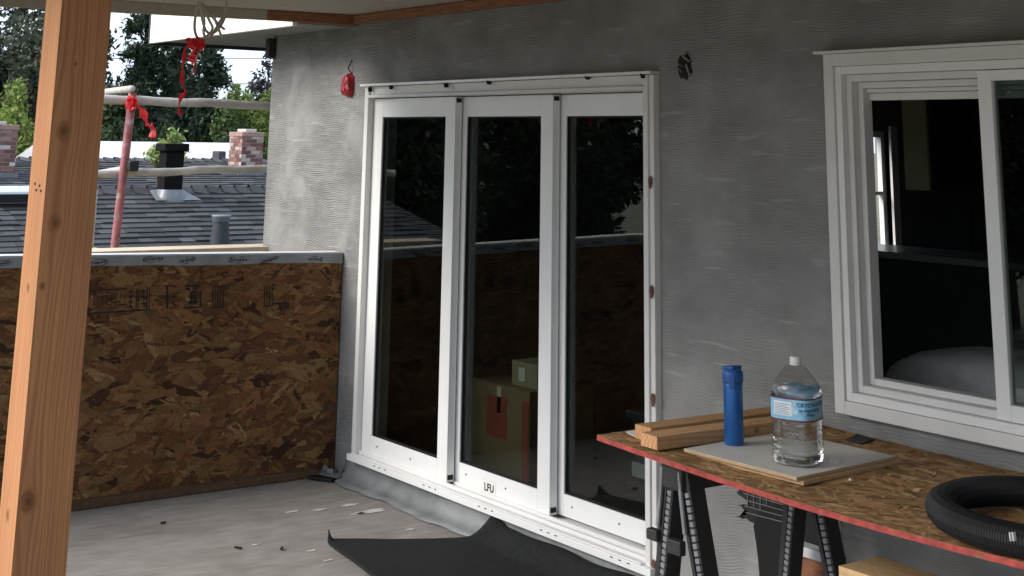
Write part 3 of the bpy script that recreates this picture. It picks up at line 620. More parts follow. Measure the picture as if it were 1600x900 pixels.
# dried paint drips on the deck
random.seed(17); deck = bpy.data.objects['deck_floor']; ORG[deck] = Vector((0, 0, 0))
for px, py, l_ in ((575, 800, .11), (560, 803, .05), (500, 797, .05), (545, 790, .06), (398, 852, .03), (513, 876, .03), (488, 861, .035), (640, 828, .04), (455, 800, .05)):
    c = AZ(px, py, 0); pts = []
    for a in np.linspace(0, 6.283, 15)[:-1]: rr = random.uniform(.5, 1.1); pts.append((c[0] + rr * l_ * .35 * math.cos(a), c[1] + rr * l_ * math.sin(a), .0015))
    obj('paint_splat', MB().poly(pts, (0, 0, .0012)), M['splat'], deck)
# small debris on the deck
random.seed(21)
for k, (px, py) in enumerate(((605, 776), (255, 818), (372, 857), (440, 858), (700, 812), (560, 752))):
    c = AZ(px, py, .004); a = random.uniform(0, 3); l_ = random.uniform(.010, .022)
    b = MB().obox((c[0], c[1], .008), ((math.cos(a), math.sin(a), 0), (-math.sin(a), math.cos(a), 0), (0, 0, 1)), (l_, .0045 if k else .013, .004))
    tag(obj('debris_chip', b, M['chip'] if k == 0 else M['rubber'], bevel=.002), 'reddish wood chip on deck by the door flashing' if k == 0 else 'tiny dark scrap lying on grey deck', 'debris', None if k == 0 else 'dark scraps on the deck')

# ------------------------------------------------------------------ work table
TZ = .859; TX0, TX1, TY0, TY1 = -4.085, -1.35, 3.335, 4.185
def sag(x, y): t_ = (x - TX0) / (TX1 - TX0); return -.030 * math.sin(min(1, t_ * 1.25) * math.pi) * (1 - .55 * (y - TY0) / (TY1 - TY0))
tt = MB(); nx_, ny_ = 60, 12; top = []; 
for j in range(ny_ + 1):
    for i in range(nx_ + 1):
        x = TX0 + (TX1 - TX0) * i / nx_; y = TY0 + (TY1 - TY0) * j / ny_; top.append((x, y, TZ + sag(x, y)))
k = len(top); bot = [(x, y, z - .016) for x, y, z in top]; st_ = nx_ + 1
fs = [(j*st_+i, j*st_+i+1, (j+1)*st_+i+1, (j+1)*st_+i) for j in range(ny_) for i in range(nx_)]
fs += [(k+j*st_+i, k+(j+1)*st_+i, k+(j+1)*st_+i+1, k+j*st_+i+1) for j in range(ny_) for i in range(nx_)]
fs += [(j*st_, (j+1)*st_, k+(j+1)*st_, k+j*st_) for j in range(ny_)] + [(j*st_+nx_, k+j*st_+nx_, k+(j+1)*st_+nx_, (j+1)*st_+nx_) for j in range(ny_)] + [(ny_*st_+i, ny_*st_+i+1, k+ny_*st_+i+1, k+ny_*st_+i) for i in range(nx_)] + [(i, k+i, k+i+1, i+1) for i in range(nx_)]
tbl = thing('strand_board_top', ((TX0 + TX1) / 2, (TY0 + TY1) / 2, TZ), 'strand board table top with red edge resting on black sawhorses', 'table top')
obj('board_core', tt.add(top + bot, fs), M['table'], tbl)
eb = MB(); vs = []
for i in range(nx_ + 1):
    x = TX0 + (TX1 - TX0) * i / nx_; z = TZ + sag(x, TY0); vs += [(x, TY0 - .0015, z - .0005), (x, TY0 - .0015, z - .0168)]
eb.add(vs, [(2*i, 2*i+1, 2*i+3, 2*i+2) for i in range(nx_)]); obj('red_edge', eb, M['redpaint'], tbl)
TT = [(.34, .20, .085), (.40, .245, .11), (.28, .155, .065), (.46, .30, .145), (.21, .11, .05), (.37, .20, .09), (.52, .37, .20)]; TW = np.array([5, 4, 4, 2, 1.6, 3, .5]); TW /= TW.sum()
obj('strands', flakes(3600, Fr(lambda u, v, h: (u, v, TZ + sag(u, v) + .0003 + h), TX0, TX1, TY0, TY1), .03, .10, .6, TT, TW, .0013), M['flakes'], tbl, kind='stuff', fix=False)
# folding sawhorse
sh = thing('sawhorse', (-3.75, 3.7, 0), 'black folding plastic sawhorse with ribbed legs under strand board top', 'sawhorse')
BZ = TZ - .016 - .030
obj('top_beam', MB().box(-3.80, -3.70, 3.38, 4.08, BZ - .075, BZ + .002), M['leg'], sh, bevel=.008)
def leg(x0, x1, y, sgn):
    """tapered channel leg leaning in x, from the beam at x0 to the floor at x1; sgn: which side carries the ribs"""
    p0, p1_ = Vector((x0, y, BZ - .005)), Vector((x1, y, 0.002)); d = (p1_ - p0).normalized(); w0, w1 = .060, .042; nrm = Vector((0, 1, 0)).cross(d).normalized()
    def quad(p, h): return [p + nrm * -h + Vector((0, -.035, 0)), p + nrm * h + Vector((0, -.035, 0)), p + nrm * h + Vector((0, .035, 0)), p - nrm * h + Vector((0, .035, 0))]
    a, c_ = quad(p0, w0 / 2), quad(p1_, w1 / 2)
    lg_ = obj('leg', MB().add(a + c_, [(0, 3, 2, 1), (4, 5, 6, 7), (0, 1, 5, 4), (1, 2, 6, 5), (2, 3, 7, 6), (3, 0, 4, 7)]), M['leg'], sh, bevel=.004)
    e = MB(); L = (p1_ - p0).length; nr = 34
    for i in range(nr):
        t_ = .10 + .88 * i / nr; c = p0 + d * L * t_; hw = w0 / 2 * (1 - t_) + w1 / 2 * t_
        e.obox(c + Vector((0, -.038, 0)) - nrm * sgn * (hw - .009), (d, nrm, Vector((0, 1, 0))), (L * .88 / nr * .36, .0095, .006))
    obj('ribbed_edge', e, M['greyplastic'], lg_, bevel=.0015)
    obj('channel_rib', MB().bar(p0 + Vector((0, -.037, -.03)) + nrm * .004 * sgn, p1_ + Vector((0, -.037, .02)), .006, .008, up=(0, 1, 0)), M['leg'], lg_)
    obj('foot', MB().obox(p1_ + Vector((0, 0, .012)), ((1, 0, 0), (0, 1, 0), (0, 0, 1)), (.032, .042, .012)), M['rubber'], lg_, bevel=.004)
for y in (3.43, 4.03):
    leg(-3.775, -3.895, y, 1); leg(-3.725, -3.52, y + .004, 1)
for x, s in ((-3.795, -1), (-3.72, 1)):
    hb = MB(); hb.bar((x + .005 * s, 3.386, BZ - .01), (x + .012 * s, 3.386, BZ - .09), .014, .012, up=(0, 1, 0)); hb.bar((x + .012 * s, 3.386, BZ - .088), (x + .03 * s, 3.386, BZ - .20), .014, .012, up=(0, 1, 0))
    obj('hinge_strap', hb, M['greyplastic'], sh, bevel=.003)
for q in ((-3.868, -3.815, .565, .60), (-3.765, -3.70, .545, .59)): obj('latch', MB().box(q[0], q[1], 3.37, 3.40, q[2], q[3]), M['leg'], sh, bevel=.005)
obj('shelf_bracket', MB().box(-3.83, -3.62, 3.52, 3.96, .30, .325), M['leg'], sh, bevel=.004)

# lumber offcuts, boards and bottles on the table
def lum(x, y, z, w_, h_, l_, ang, label, seed, base, dark):
    mtx = Matrix.Translation((x, y, z)) @ Matrix.Rotation(rad(ang), 4, 'Z') @ Matrix.Rotation(rad(-90), 4, 'X') @ Matrix.Translation((0, -h_, 0))
    o = lumber('lumber_offcut', w_, h_, l_, mtx, None, M['board'], nx=14, nl=150, knots={'+x': [(.02, .45, .01)], '-y': [(.05, .5, .012)]}, base=base, dark=dark, freq=640, seed=seed)
    tag(o, label, 'lumber', 'lumber offcuts on the table'); return o
def tz(x, y): return TZ + sag(x, y) + .0025
lum(-3.885, 3.365, TZ - .003, .089, .042, .72, -3, 'short lumber offcut on table beside blue flask, front one of pair', 31, (.56, .34, .17), (.34, .17, .075))
lum(-3.978, 3.42, TZ - .001, .085, .046, .70, -1.0, 'short lumber offcut lying behind its twin at end of table', 33, (.52, .31, .15), (.32, .16, .07))
q = [AZ(*p_, TZ) for p_ in ((978, 676), (1020, 668), (1040, 690), (1010, 690))]
b = MB().poly([(p[0], p[1], tz(p[0], p[1])) for p in q], (0, 0, .002)); tag(obj('paper_scrap', b, M['paper']), 'flat white scrap under lumber at pointed table corner', 'scrap')
bq = [np.array((-3.745, 3.435)), np.array((-3.25, 3.452)), np.array((-3.285, 3.965)), np.array((-3.775, 3.945))]
zb = TZ - .012
b = MB().poly([(p[0] + .012, p[1] + .016, zb - .008) for p in bq], (0, 0, .0125)); o = obj('fibreboard_sheet', b, M['boardedge'], bevel=.001); tag(o, 'brown fibreboard sheet lying under the white board on table', 'board')
bw = thing('white_board', (-3.5, 3.7, zb), 'square dusty white board under the water bottle and flask', 'board')
obj('panel', MB().poly([(p[0], p[1], zb + .005) for p in bq], (0, 0, .009)), M['boardedge'], bw, bevel=.001)
obj('white_face', MB().poly([(p[0] * .998 - .007, p[1] * .998 + .0074, zb + .0143) for p in bq], (0, 0, .0012)), M['whiteboard'], bw)
BT = zb + .0157
# blue flask
fx, fy = -3.702, 3.628; fk = thing('drink_flask', (fx, fy, BT), 'slim blue metal drink flask with flip lid on white board', 'flask')
R0 = .0335
obj('body', MB().lathe([(0, 0), (R0 - .003, 0), (R0, .004), (R0, .196), (R0 - .001, .2), (0, .2)], (fx, fy, BT), 40), M['blue'], fk, smooth=True, bevel=.001)
obj('lid', MB().lathe([(0, .201), (R0 + .001, .201), (R0 + .0025, .205), (R0 + .0025, .232), (R0 + .001, .236), (R0 - .004, .244), (R0 - .010, .249), (0, .251)], (fx, fy, BT), 40), M['bluelid'], fk, smooth=True)
lt_ = MB().obox((fx - .004, fy, BT + .248), ((1, 0, .12), (0, 1, 0), (-.12, 0, 1)), (.027, .024, .006)); obj('flip_cap', lt_, M['bluelid'], fk, bevel=.005, seg=3)
obj('latch', MB().obox((fx + .022, fy - .026, BT + .205), ((.76, .65, 0), (-.65, .76, 0), (0, 0, 1)), (.010, .004, .022)), M['bluelid'], fk, bevel=.003)
obj('neck_ring', MB().lathe([(R0 - .004, .1985), (R0 + .0006, .1985), (R0 + .0006, .2025), (R0 - .004, .2025)], (fx, fy, BT), 40), M['black'], fk)
# water bottle
bx_, by_ = -3.385, 3.605; bo = thing('water_bottle', (bx_, by_, BT), 'large clear plastic water jug with blue label and white cap', 'bottle')
RB = .0745; rot = rad(20)
def M_clear():
    m = glassmat('clear_plastic', (.90, .91, .91), .07, .10); t = m.node_tree; gl = [n_ for n_ in t.nodes if n_.type == 'BSDF_GLOSSY'][0]
    n_ = N(t, 'ShaderNodeBump'); n_.inputs['Strength'].default_value = .5; n_.inputs['Distance'].default_value = .004
    t.links.new(noise(t, 38, 3, stretch=(1, 1, 2.2)), n_.inputs['Height']); t.links.new(n_.outputs[0], gl.inputs['Normal']); return m
M['clear'] = M_clear()
mw, tw, bsw = nodes('water'); bsw.inputs['Transmission Weight'].default_value = 1; bsw.inputs['IOR'].default_value = 1.33; bsw.inputs['Roughness'].default_value = .03; bsw.inputs['Base Color'].default_value = (.96, .98, .98, 1)
bump(tw, bsw, noise(tw, 22, 3, stretch=(1, 1, 1.6)), .35, .01)
prof = [(0, .006), (.045, .004), (.066, .003), (.072, .010), (RB, .022)]
for i in range(8):
    z = .030 + i * .0125; prof += [(RB, z), (RB - .0035, z + .0062)]
prof += [(RB, .134), (RB - .001, .136), (RB - .001, .207), (RB, .209), (RB, .220), (RB - .003, .234), (.066, .250), (.053, .272), (.034, .293), (.022, .300), (.0185, .303), (.0185, .309)]
SQ = lambda r_, z: 2.0 if z > .27 else 3.4 - .9 * max(0, (z - .22) / .05)
obj('jug_shell', MB().lathe(prof, (bx_, by_, BT), 64, SQ, rot=rot), M['clear'], bo, smooth=True)
wp = [(0, .008)] + [(max(.0, r_ - .002), z + (.002 if z < .01 else 0)) for r_, z in prof[1:] if z < .248] + [(0, .246)]
obj('water', MB().lathe(wp, (bx_, by_, BT), 64, SQ, rot=rot), mw, bo, smooth=True)
obj('cap', MB().lathe([(0, .326), (.0165, .326), (.0185, .324), (.0185, .306), (.0200, .304), (.0200, .300)], (bx_, by_, BT), 36), M['paper'], bo, smooth=True, bevel=.001)
def wrap(a, z, dr=.0012):
    e = 3.4; ca, sa_ = math.cos(a), math.sin(a); m_ = (abs(ca) ** e + abs(sa_) ** e) ** (-1 / e); R_ = (RB + dr) * m_; x, y = R_ * ca, R_ * sa_
    return (bx_ + x * math.cos(rot) - y * math.sin(rot), by_ + x * math.sin(rot) + y * math.cos(rot), BT + z)
def band(name, z0, z1, m, dr, a0=0, a1=2 * math.pi, parent=bo, n=96):
    vs = []
    for i in range(n + 1): a = a0 + (a1 - a0) * i / n; vs += [wrap(a, z0, dr), wrap(a, z1, dr)]
    return obj(name, MB().add(vs, [(2*i, 2*i+2, 2*i+3, 2*i+1) for i in range(n)]), m, parent, smooth=True)
ml = mat('label_blue', (.26, .55, .74), .45, .22, 22, stretch=(1, 1, 2.5), dirt=((.70, .78, .82), 20, .55)); md = mat('label_maroon', (.16, .018, .045), .45, .1); mt_ = mat('label_text_blue', (.008, .11, .24), .5, .1); mwh = mat('label_white', (.78, .82, .84), .5, .05)
lab = band('label', .138, .208, ml, .0008)
band('label_edge', .2035, .2085, md, .0016, parent=lab); band('label_edge', .1375, .1425, md, .0016, parent=lab)
va = math.atan2(-by_, -bx_) - rot            # angle of the side that faces the camera
band('fine_print_panel', .154, .196, mwh, .0013, va - 1.02, va - .22, lab, 30)
for i in range(7): band('fine_print', .158 + i * .0050, .1593 + i * .0050, mt_, .0018, va - .98, va - .28 - .08 * (i % 3), lab, 24)
def ltext(txt, size, a0, z, m, squeeze=1.0):
    vs, fs = text_mesh(txt, size); b = MB(); b.add([wrap(a0 + x * squeeze / RB, z + y, .0022) for x, y, z_ in vs], fs); obj('lettering', b, m, lab, fix=False)
ltext('CRYSTAL GEYSER', .0165, va + .0, .1835, mt_, .92); ltext('by Alpine Spring', .012, va + .06, .1695, mt_, 1.0); ltext('Water', .012, va + .34, .156, mt_, 1.0)
# corrugated hose ring
hc = (-2.455, 3.625); RR, rt = .292, .040
hs = MB(); vs = []; nh, nm = 1100, 14; spans = rad(352)
for i in range(nh + 1):
    a = spans * i / nh + rad(40); r_ = rt + (.0014 if (i // 2) % 2 else -.0006)
    for j in range(nm):
        q_ = 2 * math.pi * j / nm; rr = RR + r_ * math.cos(q_); x = hc[0] + rr * math.cos(a) * 1.08; y = hc[1] + rr * math.sin(a)
        vs.append((x, y, tz(x, y) * .0 + TZ - .006 + sag(hc[0], hc[1]) * .6 + rt + r_ * math.sin(q_) + .004))
hs.add(vs, [(i*nm+j, (i+1)*nm+j, (i+1)*nm+(j+1) % nm, i*nm+(j+1) % nm) for i in range(nh) for j in range(nm)])
ho_ = obj('corrugated_hose', hs, M['hose'], smooth=False); tag(ho_, 'coiled ring of black corrugated hose lying on the table', 'hose')
ORG[ho_] = Vector((0, 0, 0)); pk = MB(); 
for dx in (-.006, .010):
    c = AY(1583 + dx * 300, 838, hc[1] - RR - rt * .72); pk.obox((c[0], hc[1] - RR - rt * .80, c[2]), ((1, 0, .1), (0, 1, 0), (-.1, 0, 1)), (.0012, .006, .010))
obj('printed_mark', pk, M['paper'], ho_)
q = [AZ(*p_, TZ) for p_ in ((1322, 684), (1340, 676), (1366, 684), (1346, 690))]
tag(obj('dark_scrap', MB().poly([(p[0], p[1], tz(p[0], p[1])) for p in q], (0, 0, .003)), M['leg']), 'dark flat scrap on table under window sill', 'scrap')
c = AZ(1328, 740, TZ); tag(obj('white_crumb', MB().obox((c[0], c[1], tz(c[0], c[1]) + .003), ((1, .3, 0), (-.3, 1, 0), (0, 0, 1)), (.004, .003, .003)), M['paper'], bevel=.001), 'tiny white crumb on table beside white board', 'debris')
# planks stored below the table, carried on a crate
for k, (px, py, lab_) in enumerate(((1310, 872, 'pale plank on crate below table, left one of two'), (1398, 886, 'pale plank on crate below table, right one of two'))):
    c = AY(px, py, 3.74 + .02 * k); mtx = Matrix.Translation((c[0], c[1], .515 - .0 * k)) @ Matrix.Rotation(rad(90), 4, 'Y') @ Matrix.Rotation(rad(90), 4, 'Z')
    o = lumber('stored_plank', .19, .032, 1.1, Matrix.Translation((c[0], 3.74 - .145 * k, .515)) @ Matrix(((0, 0, 1, 0), (1, 0, 0, 0), (0, 1, 0, 0), (0, 0, 0, 1))), None, M['board'], nx=12, nl=120, base=(.66, .46, .24), dark=(.46, .28, .12), freq=300, seed=50 + k); tag(o, lab_, 'plank')
cr = thing('wooden_crate', (-2.55, 3.78, 0), 'wooden slatted crate under the table carrying planks', 'crate')
for z in (.02, .14, .26, .38): obj('slat', MB().box(-2.95, -2.15, 3.56, 3.575, z, z + .1), M['table'], cr, bevel=.003); obj('slat', MB().box(-2.95, -2.15, 3.985, 4.0, z, z + .1), M['table'], cr, bevel=.003)
for x in (-2.95, -2.18): obj('end_board', MB().box(x, x + .03, 3.576, 3.984, .003, .512), M['table'], cr, bevel=.003)
ob_ = thing('offcut_board', (-3.93, 4.17, 0), 'brown board offcut with white strip leaning on wall behind sawhorse', 'board')
c0 = AY(1248, 862, 4.17); c1 = AY(1290, 862, 4.17)
obj('board', MB().box(c0[0], c1[0], 4.155, 4.19, .003, c0[2]), M['rawwood'], ob_, bevel=.003); obj('white_strip', MB().box(c0[0] - .004, c1[0] + .01, 4.13, 4.19, c0[2] + .001, c0[2] + .035), M['white'], ob_, bevel=.003)

# ------------------------------------------------------------------ room behind the glass
def carton(px0, py0, px1, py1, pyb, y, depth, label, m, seed, prints=()):
    a, c_ = AY(px0, py0, y), AY(px1, py1, y); zb_ = max(.062, AY(px0, pyb, y)[2])
    t = thing('carton', ((a[0] + c_[0]) / 2, y + depth / 2, zb_), label, 'box')
    obj('box_body', MB().box(a[0], c_[0], y, y + depth, zb_, a[2]), m, t, bevel=.006)
    obj('flap', MB().box(a[0] + .004, c_[0] - .004, y + .004, y + depth / 2, a[2] + .0005, a[2] + .006), m, t)
    for (u0, u1, v0, v1, mm) in prints:
        obj('print', MB().box(a[0] + (c_[0] - a[0]) * u0, a[0] + (c_[0] - a[0]) * u1, y - .002, y - .0005, zb_ + (a[2] - zb_) * v0, zb_ + (a[2] - zb_) * v1), mm, t)
    return a, c_, zb_
a_, c_, _z = carton(738, 592, 828, 596, 735, 4.80, .45, 'tall cardboard carton with red print behind middle door panel', M['carton'], 1, ((.28, .62, .42, .88, M['redprint']), (.88, .99, .05, .9, M['redprint']), (.45, .52, .7, .99, M['cream'])))
tz0 = a_[2] + .008; b0 = AY(812, 568, 4.9)
t = thing('small_box', (b0[0] + .12, 5.0, tz0), 'small beige box on top of the cardboard carton indoors', 'box')
obj('box_body', MB().box(b0[0] - .02, b0[0] + .22, 4.86, 5.06, tz0, tz0 + .13), M['beigebox'], t, bevel=.005); obj('tag', MB().box(b0[0] + .05, b0[0] + .11, 4.857, 4.8595, tz0 + .03, tz0 + .10), M['paper'], t)
bn = thing('storage_bin', (-5.15, 4.95, .062), 'dark teal storage bin with white label behind right door panel', 'bin')
obj('tub', MB().add([(-5.48, 4.76, .063), (-4.86, 4.76, .063), (-4.86, 5.16, .063), (-5.48, 5.16, .063), (-5.52, 4.72, .56), (-4.82, 4.72, .56), (-4.82, 5.20, .56), (-5.52, 5.20, .56)], [(0,3,2,1),(4,5,6,7),(0,1,5,4),(1,2,6,5),(2,3,7,6),(3,0,4,7)]), M['bin'], bn, bevel=.01)
obj('lid', MB().box(-5.54, -4.80, 4.70, 5.22, .561, .60), M['bin'], bn, bevel=.008)
c = AY(1000, 735, 4.71); obj('label', MB().box(c[0] - .045, c[0] + .06, 4.697, 4.7, c[2] - .03, c[2] + .035), M['paper'], bn)
ch = thing('armchair', (-3.55, 5.2, .062), 'grey padded armchair just inside the open window', 'armchair')
b = MB(); nu, nv = 48, 24; vs = []
cx, cy, cz, ax_, ay_, az_ = -3.45, 5.02, .765, .66, .30, .32
def sg_(x, e): return math.copysign(abs(x) ** e, x)
for j in range(nv + 1):
    ph = -math.pi / 2 + math.pi * j / nv
    for i in range(nu):
        th = 2 * math.pi * i / nu; e1, e2 = .55, .6
        x = sg_(math.cos(ph), e1) * sg_(math.cos(th), e2); y = sg_(math.cos(ph), e1) * sg_(math.sin(th), e2); z = sg_(math.sin(ph), e1)
        wr = 1 + .018 * math.sin(x * 34 + z * 10) * max(0, z) * (x > 0) + .01 * math.sin(y * 20 + x * 8)
        vs.append((cx + ax_ * x * wr, cy + ay_ * y * wr, cz + az_ * z * (1 + .04 * x) * wr))
b.add(vs, [(j*nu+i, j*nu+(i+1) % nu, (j+1)*nu+(i+1) % nu, (j+1)*nu+i) for j in range(nv) for i in range(nu)]); obj('back_cushion', b, M['fabric'], ch, smooth=True)
obj('seat', MB().box(-4.05, -2.85, 5.25, 6.0, .15, .47), M['fabric'], ch, bevel=.06, seg=4); 
for x in (-4.12, -2.83): obj('arm', MB().box(x, x + .06, 5.1, 6.0, .15, .62), M['fabric'], ch, bevel=.02)
for x in (-4.0, -2.92):
    for y in (5.2, 5.92): obj('leg', MB().box(x, x + .05, y, y + .05, .062, .15), M['darkcab'], ch)
kc = thing('kitchen_counter', (-6.5, 9.2, .062), 'dim kitchen counter at back of the room seen through window', 'counter')
zc = AY(1440, 398, 8.6)[2]; obj('cabinet_base', MB().box(-8.3, -3.2, 8.65, 9.2, .063, zc - .05), M['darkcab'], kc, bevel=.005); obj('worktop', MB().box(-8.33, -3.17, 8.6, 9.23, zc - .049, zc), M['counter'], kc, bevel=.006)
a, c_ = AY(1408, 152, 8.2), AY(1452, 298, 8.2)
wc = thing('wall_cabinet', ((a[0] + c_[0]) / 2, 8.4, c_[2]), 'cream cabinet side hanging in the dim room behind window', 'cabinet'); obj('side_panel', MB().box(a[0], c_[0], 8.2, 8.225, c_[2], 2.555), M['cream'], wc, bevel=.003); obj('carcass', MB().box(a[0], c_[0] + .02, 8.226, 8.7, c_[2], 2.555), M['darkcab'], wc)
a = AY(1510, 160, 9.4); tcb = thing('tall_cabinet', (a[0], 9.6, .062), 'tall dark cabinet in the dim room behind window', 'cabinet')
obj('carcass', MB().box(a[0] - .5, a[0] + 1.0, 9.4, 9.9, .063, 2.4), M['darkcab'], tcb, bevel=.005); 
for k in range(3): obj('door', MB().box(a[0] - .49 + k * .5, a[0] - .01 + k * .5, 9.38, 9.399, .1, 2.35), M['darkcab'], tcb, bevel=.004)

# ------------------------------------------------------------------ cable and ribbons
def spline(pts, n=10):
    P = [Vector(p) for p in pts]; P = [P[0]] + P + [P[-1]]; o = []
    for i in range(1, len(P) - 2):
        for k in range(n):
            t = k / n; a, b_, c_, d_ = P[i-1:i+3]
            o.append(.5 * ((2 * b_) + (c_ - a) * t + (2 * a - 5 * b_ + 4 * c_ - d_) * t * t + (3 * b_ - a - 3 * c_ + d_) * t ** 3))
    return o + [P[-2]]
CX = -7.14
def cpt(px, py, dx=0): p = AX(px, py, CX + dx); return (p[0], p[1], p[2])
cab = MB(); zt_ = 2.59
top_ = cpt(356, -3)
cab.tube(spline([(top_[0], top_[1], 2.61), cpt(354, 8), cpt(351, 28), cpt(342, 44), cpt(332, 52), cpt(322, 48), cpt(316, 30), cpt(314, 12), cpt(311, 4), cpt(306, 22), cpt(304, 44), cpt(309, 60), cpt(319, 65), cpt(330, 56), cpt(340, 40), cpt(350, 22), cpt(353, 10)]), .0075, 8)
cab.tube(spline([cpt(313, 3, .02), cpt(318, 14, .02), cpt(327, 32, .02), cpt(332, 45, .02), cpt(322, 57, .02), cpt(318, 50, .02), cpt(319, 32, .02), cpt(312, 8, .02)]), .0075, 8)
cab.tube(spline([cpt(313, 4, -.02), cpt(324, 16, -.02), cpt(338, 34, -.02), cpt(346, 42, -.02), cpt(351, 46, -.02)]), .0075, 8); cab.tube(spline([cpt(332, 20, .015), cpt(345, 54, .015), cpt(349, 57, .015)]), .0075, 8)
co = obj('hanging_cable', cab, M['cable'], smooth=True); tag(co, 'loose coil of off-white cable hanging from the patio ceiling', 'cable')
def ribbon(pix, X, wid, name, label, extra=()):
    b = MB(); random.seed(len(pix))
    for path, w_, ph in [(pix, wid, 0)] + list(extra):
        P = spline([AX(x, y, X) for x, y in path], 6); vs = []
        for i, p in enumerate(P):
            t = (P[min(i+1, len(P)-1)] - P[max(0, i-1)]).normalized(); a = ph + .5 * math.sin(i * .35 + ph); sd_ = Vector((0, 1, 0)) * math.cos(a) + Vector((1, 0, 0)) * math.sin(a)
            sd_ = (sd_ - t * sd_.dot(t)).normalized() * w_ * (.65 + .35 * math.sin(i * .5 + ph)); vs += [p - sd_, p + t.cross(sd_) * .25, p + sd_]
        b.add(vs, [(3*i+j, 3*i+3+j, 3*i+4+j, 3*i+1+j) for i in range(len(P)-1) for j in (0, 1)])
    o = obj(name, b, M['ribbon'], smooth=False, fix=False); s = o.modifiers.new('s', 'SOLIDIFY'); s.thickness = .0015; return tag(o, label, 'ribbon')
ribbon([(303, 64), (296, 68), (290, 76), (287, 92), (285, 112), (285, 130), (290, 143), (283, 152), (280, 165), (282, 180)], CX + .03, .014, 'flagging_ribbon', 'long red flagging ribbon tied on the hanging cable',
    [([(292, 66), (300, 60), (308, 68), (314, 60), (318, 68), (306, 76), (296, 72), (305, 64), (312, 74)], .022, .3), ([(300, 70), (303, 82), (298, 92), (305, 100), (301, 114)], .018, 1.0), ([(306, 70), (309, 84), (305, 98), (302, 112)], .014, 2.0), ([(296, 70), (304, 62), (312, 66), (310, 78), (300, 84), (304, 92)], .024, 1.6)])

# ------------------------------------------------------------------ scaffold outside the parapet
SX = -9.0
sc = thing('scaffold', (SX, 3.4, -3), 'pipe scaffold with red upright and weathered guard rails beyond parapet', 'scaffold')
t0, t1_ = AX(208, 140, SX), AX(178, 397, SX); dz = (t0 - t1_) / (t0[2] - t1_[2])
rp = obj('upright', MB().tube([t0 + dz * (z - t0[2]) for z in (-3, -1, 0, .6, 1.2, 1.8, t0[2])], .027, 14), M['redpipe'], sc, smooth=True)
obj('end_cap', MB().tube([t0 - dz * .012, t0 + dz * .012], .031, 14), M['black'], rp)
obj('upright', MB().tube([(SX, 6.2, -3), (SX, 6.2, 2.3)], .027, 14), M['redpipe'], sc, smooth=True); pass
for (xa, ya), (xb, yb), ra in (((163, 154), (413, 166), .030), ((155, 271), (408, 264), .026)):
    p, q_ = AX(xa, ya, SX - .05), AX(xb, yb, SX - .05); d = (q_ - p) / (q_[1] - p[1]); pts = [p + d * (y - p[1]) for y in np.linspace(3.02, 6.3, 60)]
    pts = [(x_, y_, z_ + .004 * math.sin(y_ * 5) + .003 * math.sin(y_ * 13)) for x_, y_, z_ in pts]; obj('guard_rail', MB().tube(pts, [ra * (1 + .06 * math.sin(i * 1.7)) for i in range(60)], 12), M['pipe'], sc, smooth=True)
for (x0_, y0_), (x1_, y1_) in (((206, 139), (163, 144)), ((205, 263), (155, 271))):
    p = AX(x0_, y0_, SX + .05); q_ = AX(x1_, y1_, SX - 1.3); obj('cross_pipe', MB().tube([p, q_], .024, 12), M['pipe'], sc, smooth=True)
c = AX(206, 259, SX + .03); obj('coupler', MB().obox(c, ((1, 0, 0), (0, 1, 0), (0, 0, 1)), (.045, .035, .035)), M['black'], sc, bevel=.012)
p, q_ = AX(150, 393, -8.55), AX(402, 387, -8.55)
obj('scaffold_plank', MB().add([(-8.80, 2.9, p[2] - .045), (-8.55, 2.9, p[2] - .045), (-8.55, 6.4, q_[2] - .045), (-8.80, 6.4, q_[2] - .045), (-8.80, 2.9, p[2]), (-8.55, 2.9, p[2]), (-8.55, 6.4, q_[2]), (-8.80, 6.4, q_[2])], [(0,3,2,1),(4,5,6,7),(0,1,5,4),(1,2,6,5),(2,3,7,6),(3,0,4,7)]), mat('scaffold_board', (.62, .50, .36), .8, .15, 10, stretch=(6, .6, 1)), sc, bevel=.004)
for y in (3.36, 6.2): obj('transom', MB().tube([(SX - .6, y + .06, p[2] - .075), (-8.5, y + .06, p[2] - .075)], .024, 10), M['pipe'], sc, smooth=True)
for y in (3.40, 6.2): obj('upright', MB().tube([(SX - .55, y, -3), (SX - .55, y, 1.5)], .024, 10), M['pipe'], sc, smooth=True)
ribbon([(200, 160), (206, 164), (212, 158), (204, 154), (199, 166), (210, 168), (204, 172)], SX + .04, .03, 'flagging_ribbon', 'red flagging ribbon knotted on the red scaffold upright',
    [([(208, 162), (216, 166), (222, 174), (227, 186), (230, 195), (236, 196), (240, 204), (237, 215)], .028, .6), ([(198, 158), (207, 153), (214, 160), (206, 168), (198, 170)], .03, 1.9)])

# ------------------------------------------------------------------ neighbouring roofs
SHC = [(.052, .054, .058), (.062, .063, .068), (.045, .046, .050), (.075, .076, .080), (.057, .055, .057), (.085, .085, .088)]
def shingles(fn, y0, y1, s0, s1, expo, tw, th, gain=1.0):
    b = MB(); s = s0; row = 0
    while s < s1:
        y = y0 - random.uniform(0, tw)
        while y < y1:
            w_ = tw * random.choice((.6, .8, 1, 1.1)); c = np.array(random.choice(SHC)) * random.uniform(.85, 1.15) * gain; tk = th * random.uniform(.7, 1.4)
            a0, a1 = max(y, y0), min(y + w_ - .006, y1)
            if a1 > a0:
                A_ = [fn(a0, s, tk), fn(a1, s, tk), fn(a1, s + expo * 1.03, tk * .2), fn(a0, s + expo * 1.03, tk * .2), fn(a0, s, 0), fn(a1, s, 0)]
                b.add(A_, [(0, 1, 2, 3), (4, 5, 1, 0), (4, 0, 3), (1, 5, 2)], tuple(c))
            y += w_
        s += expo; row += 1
    return b
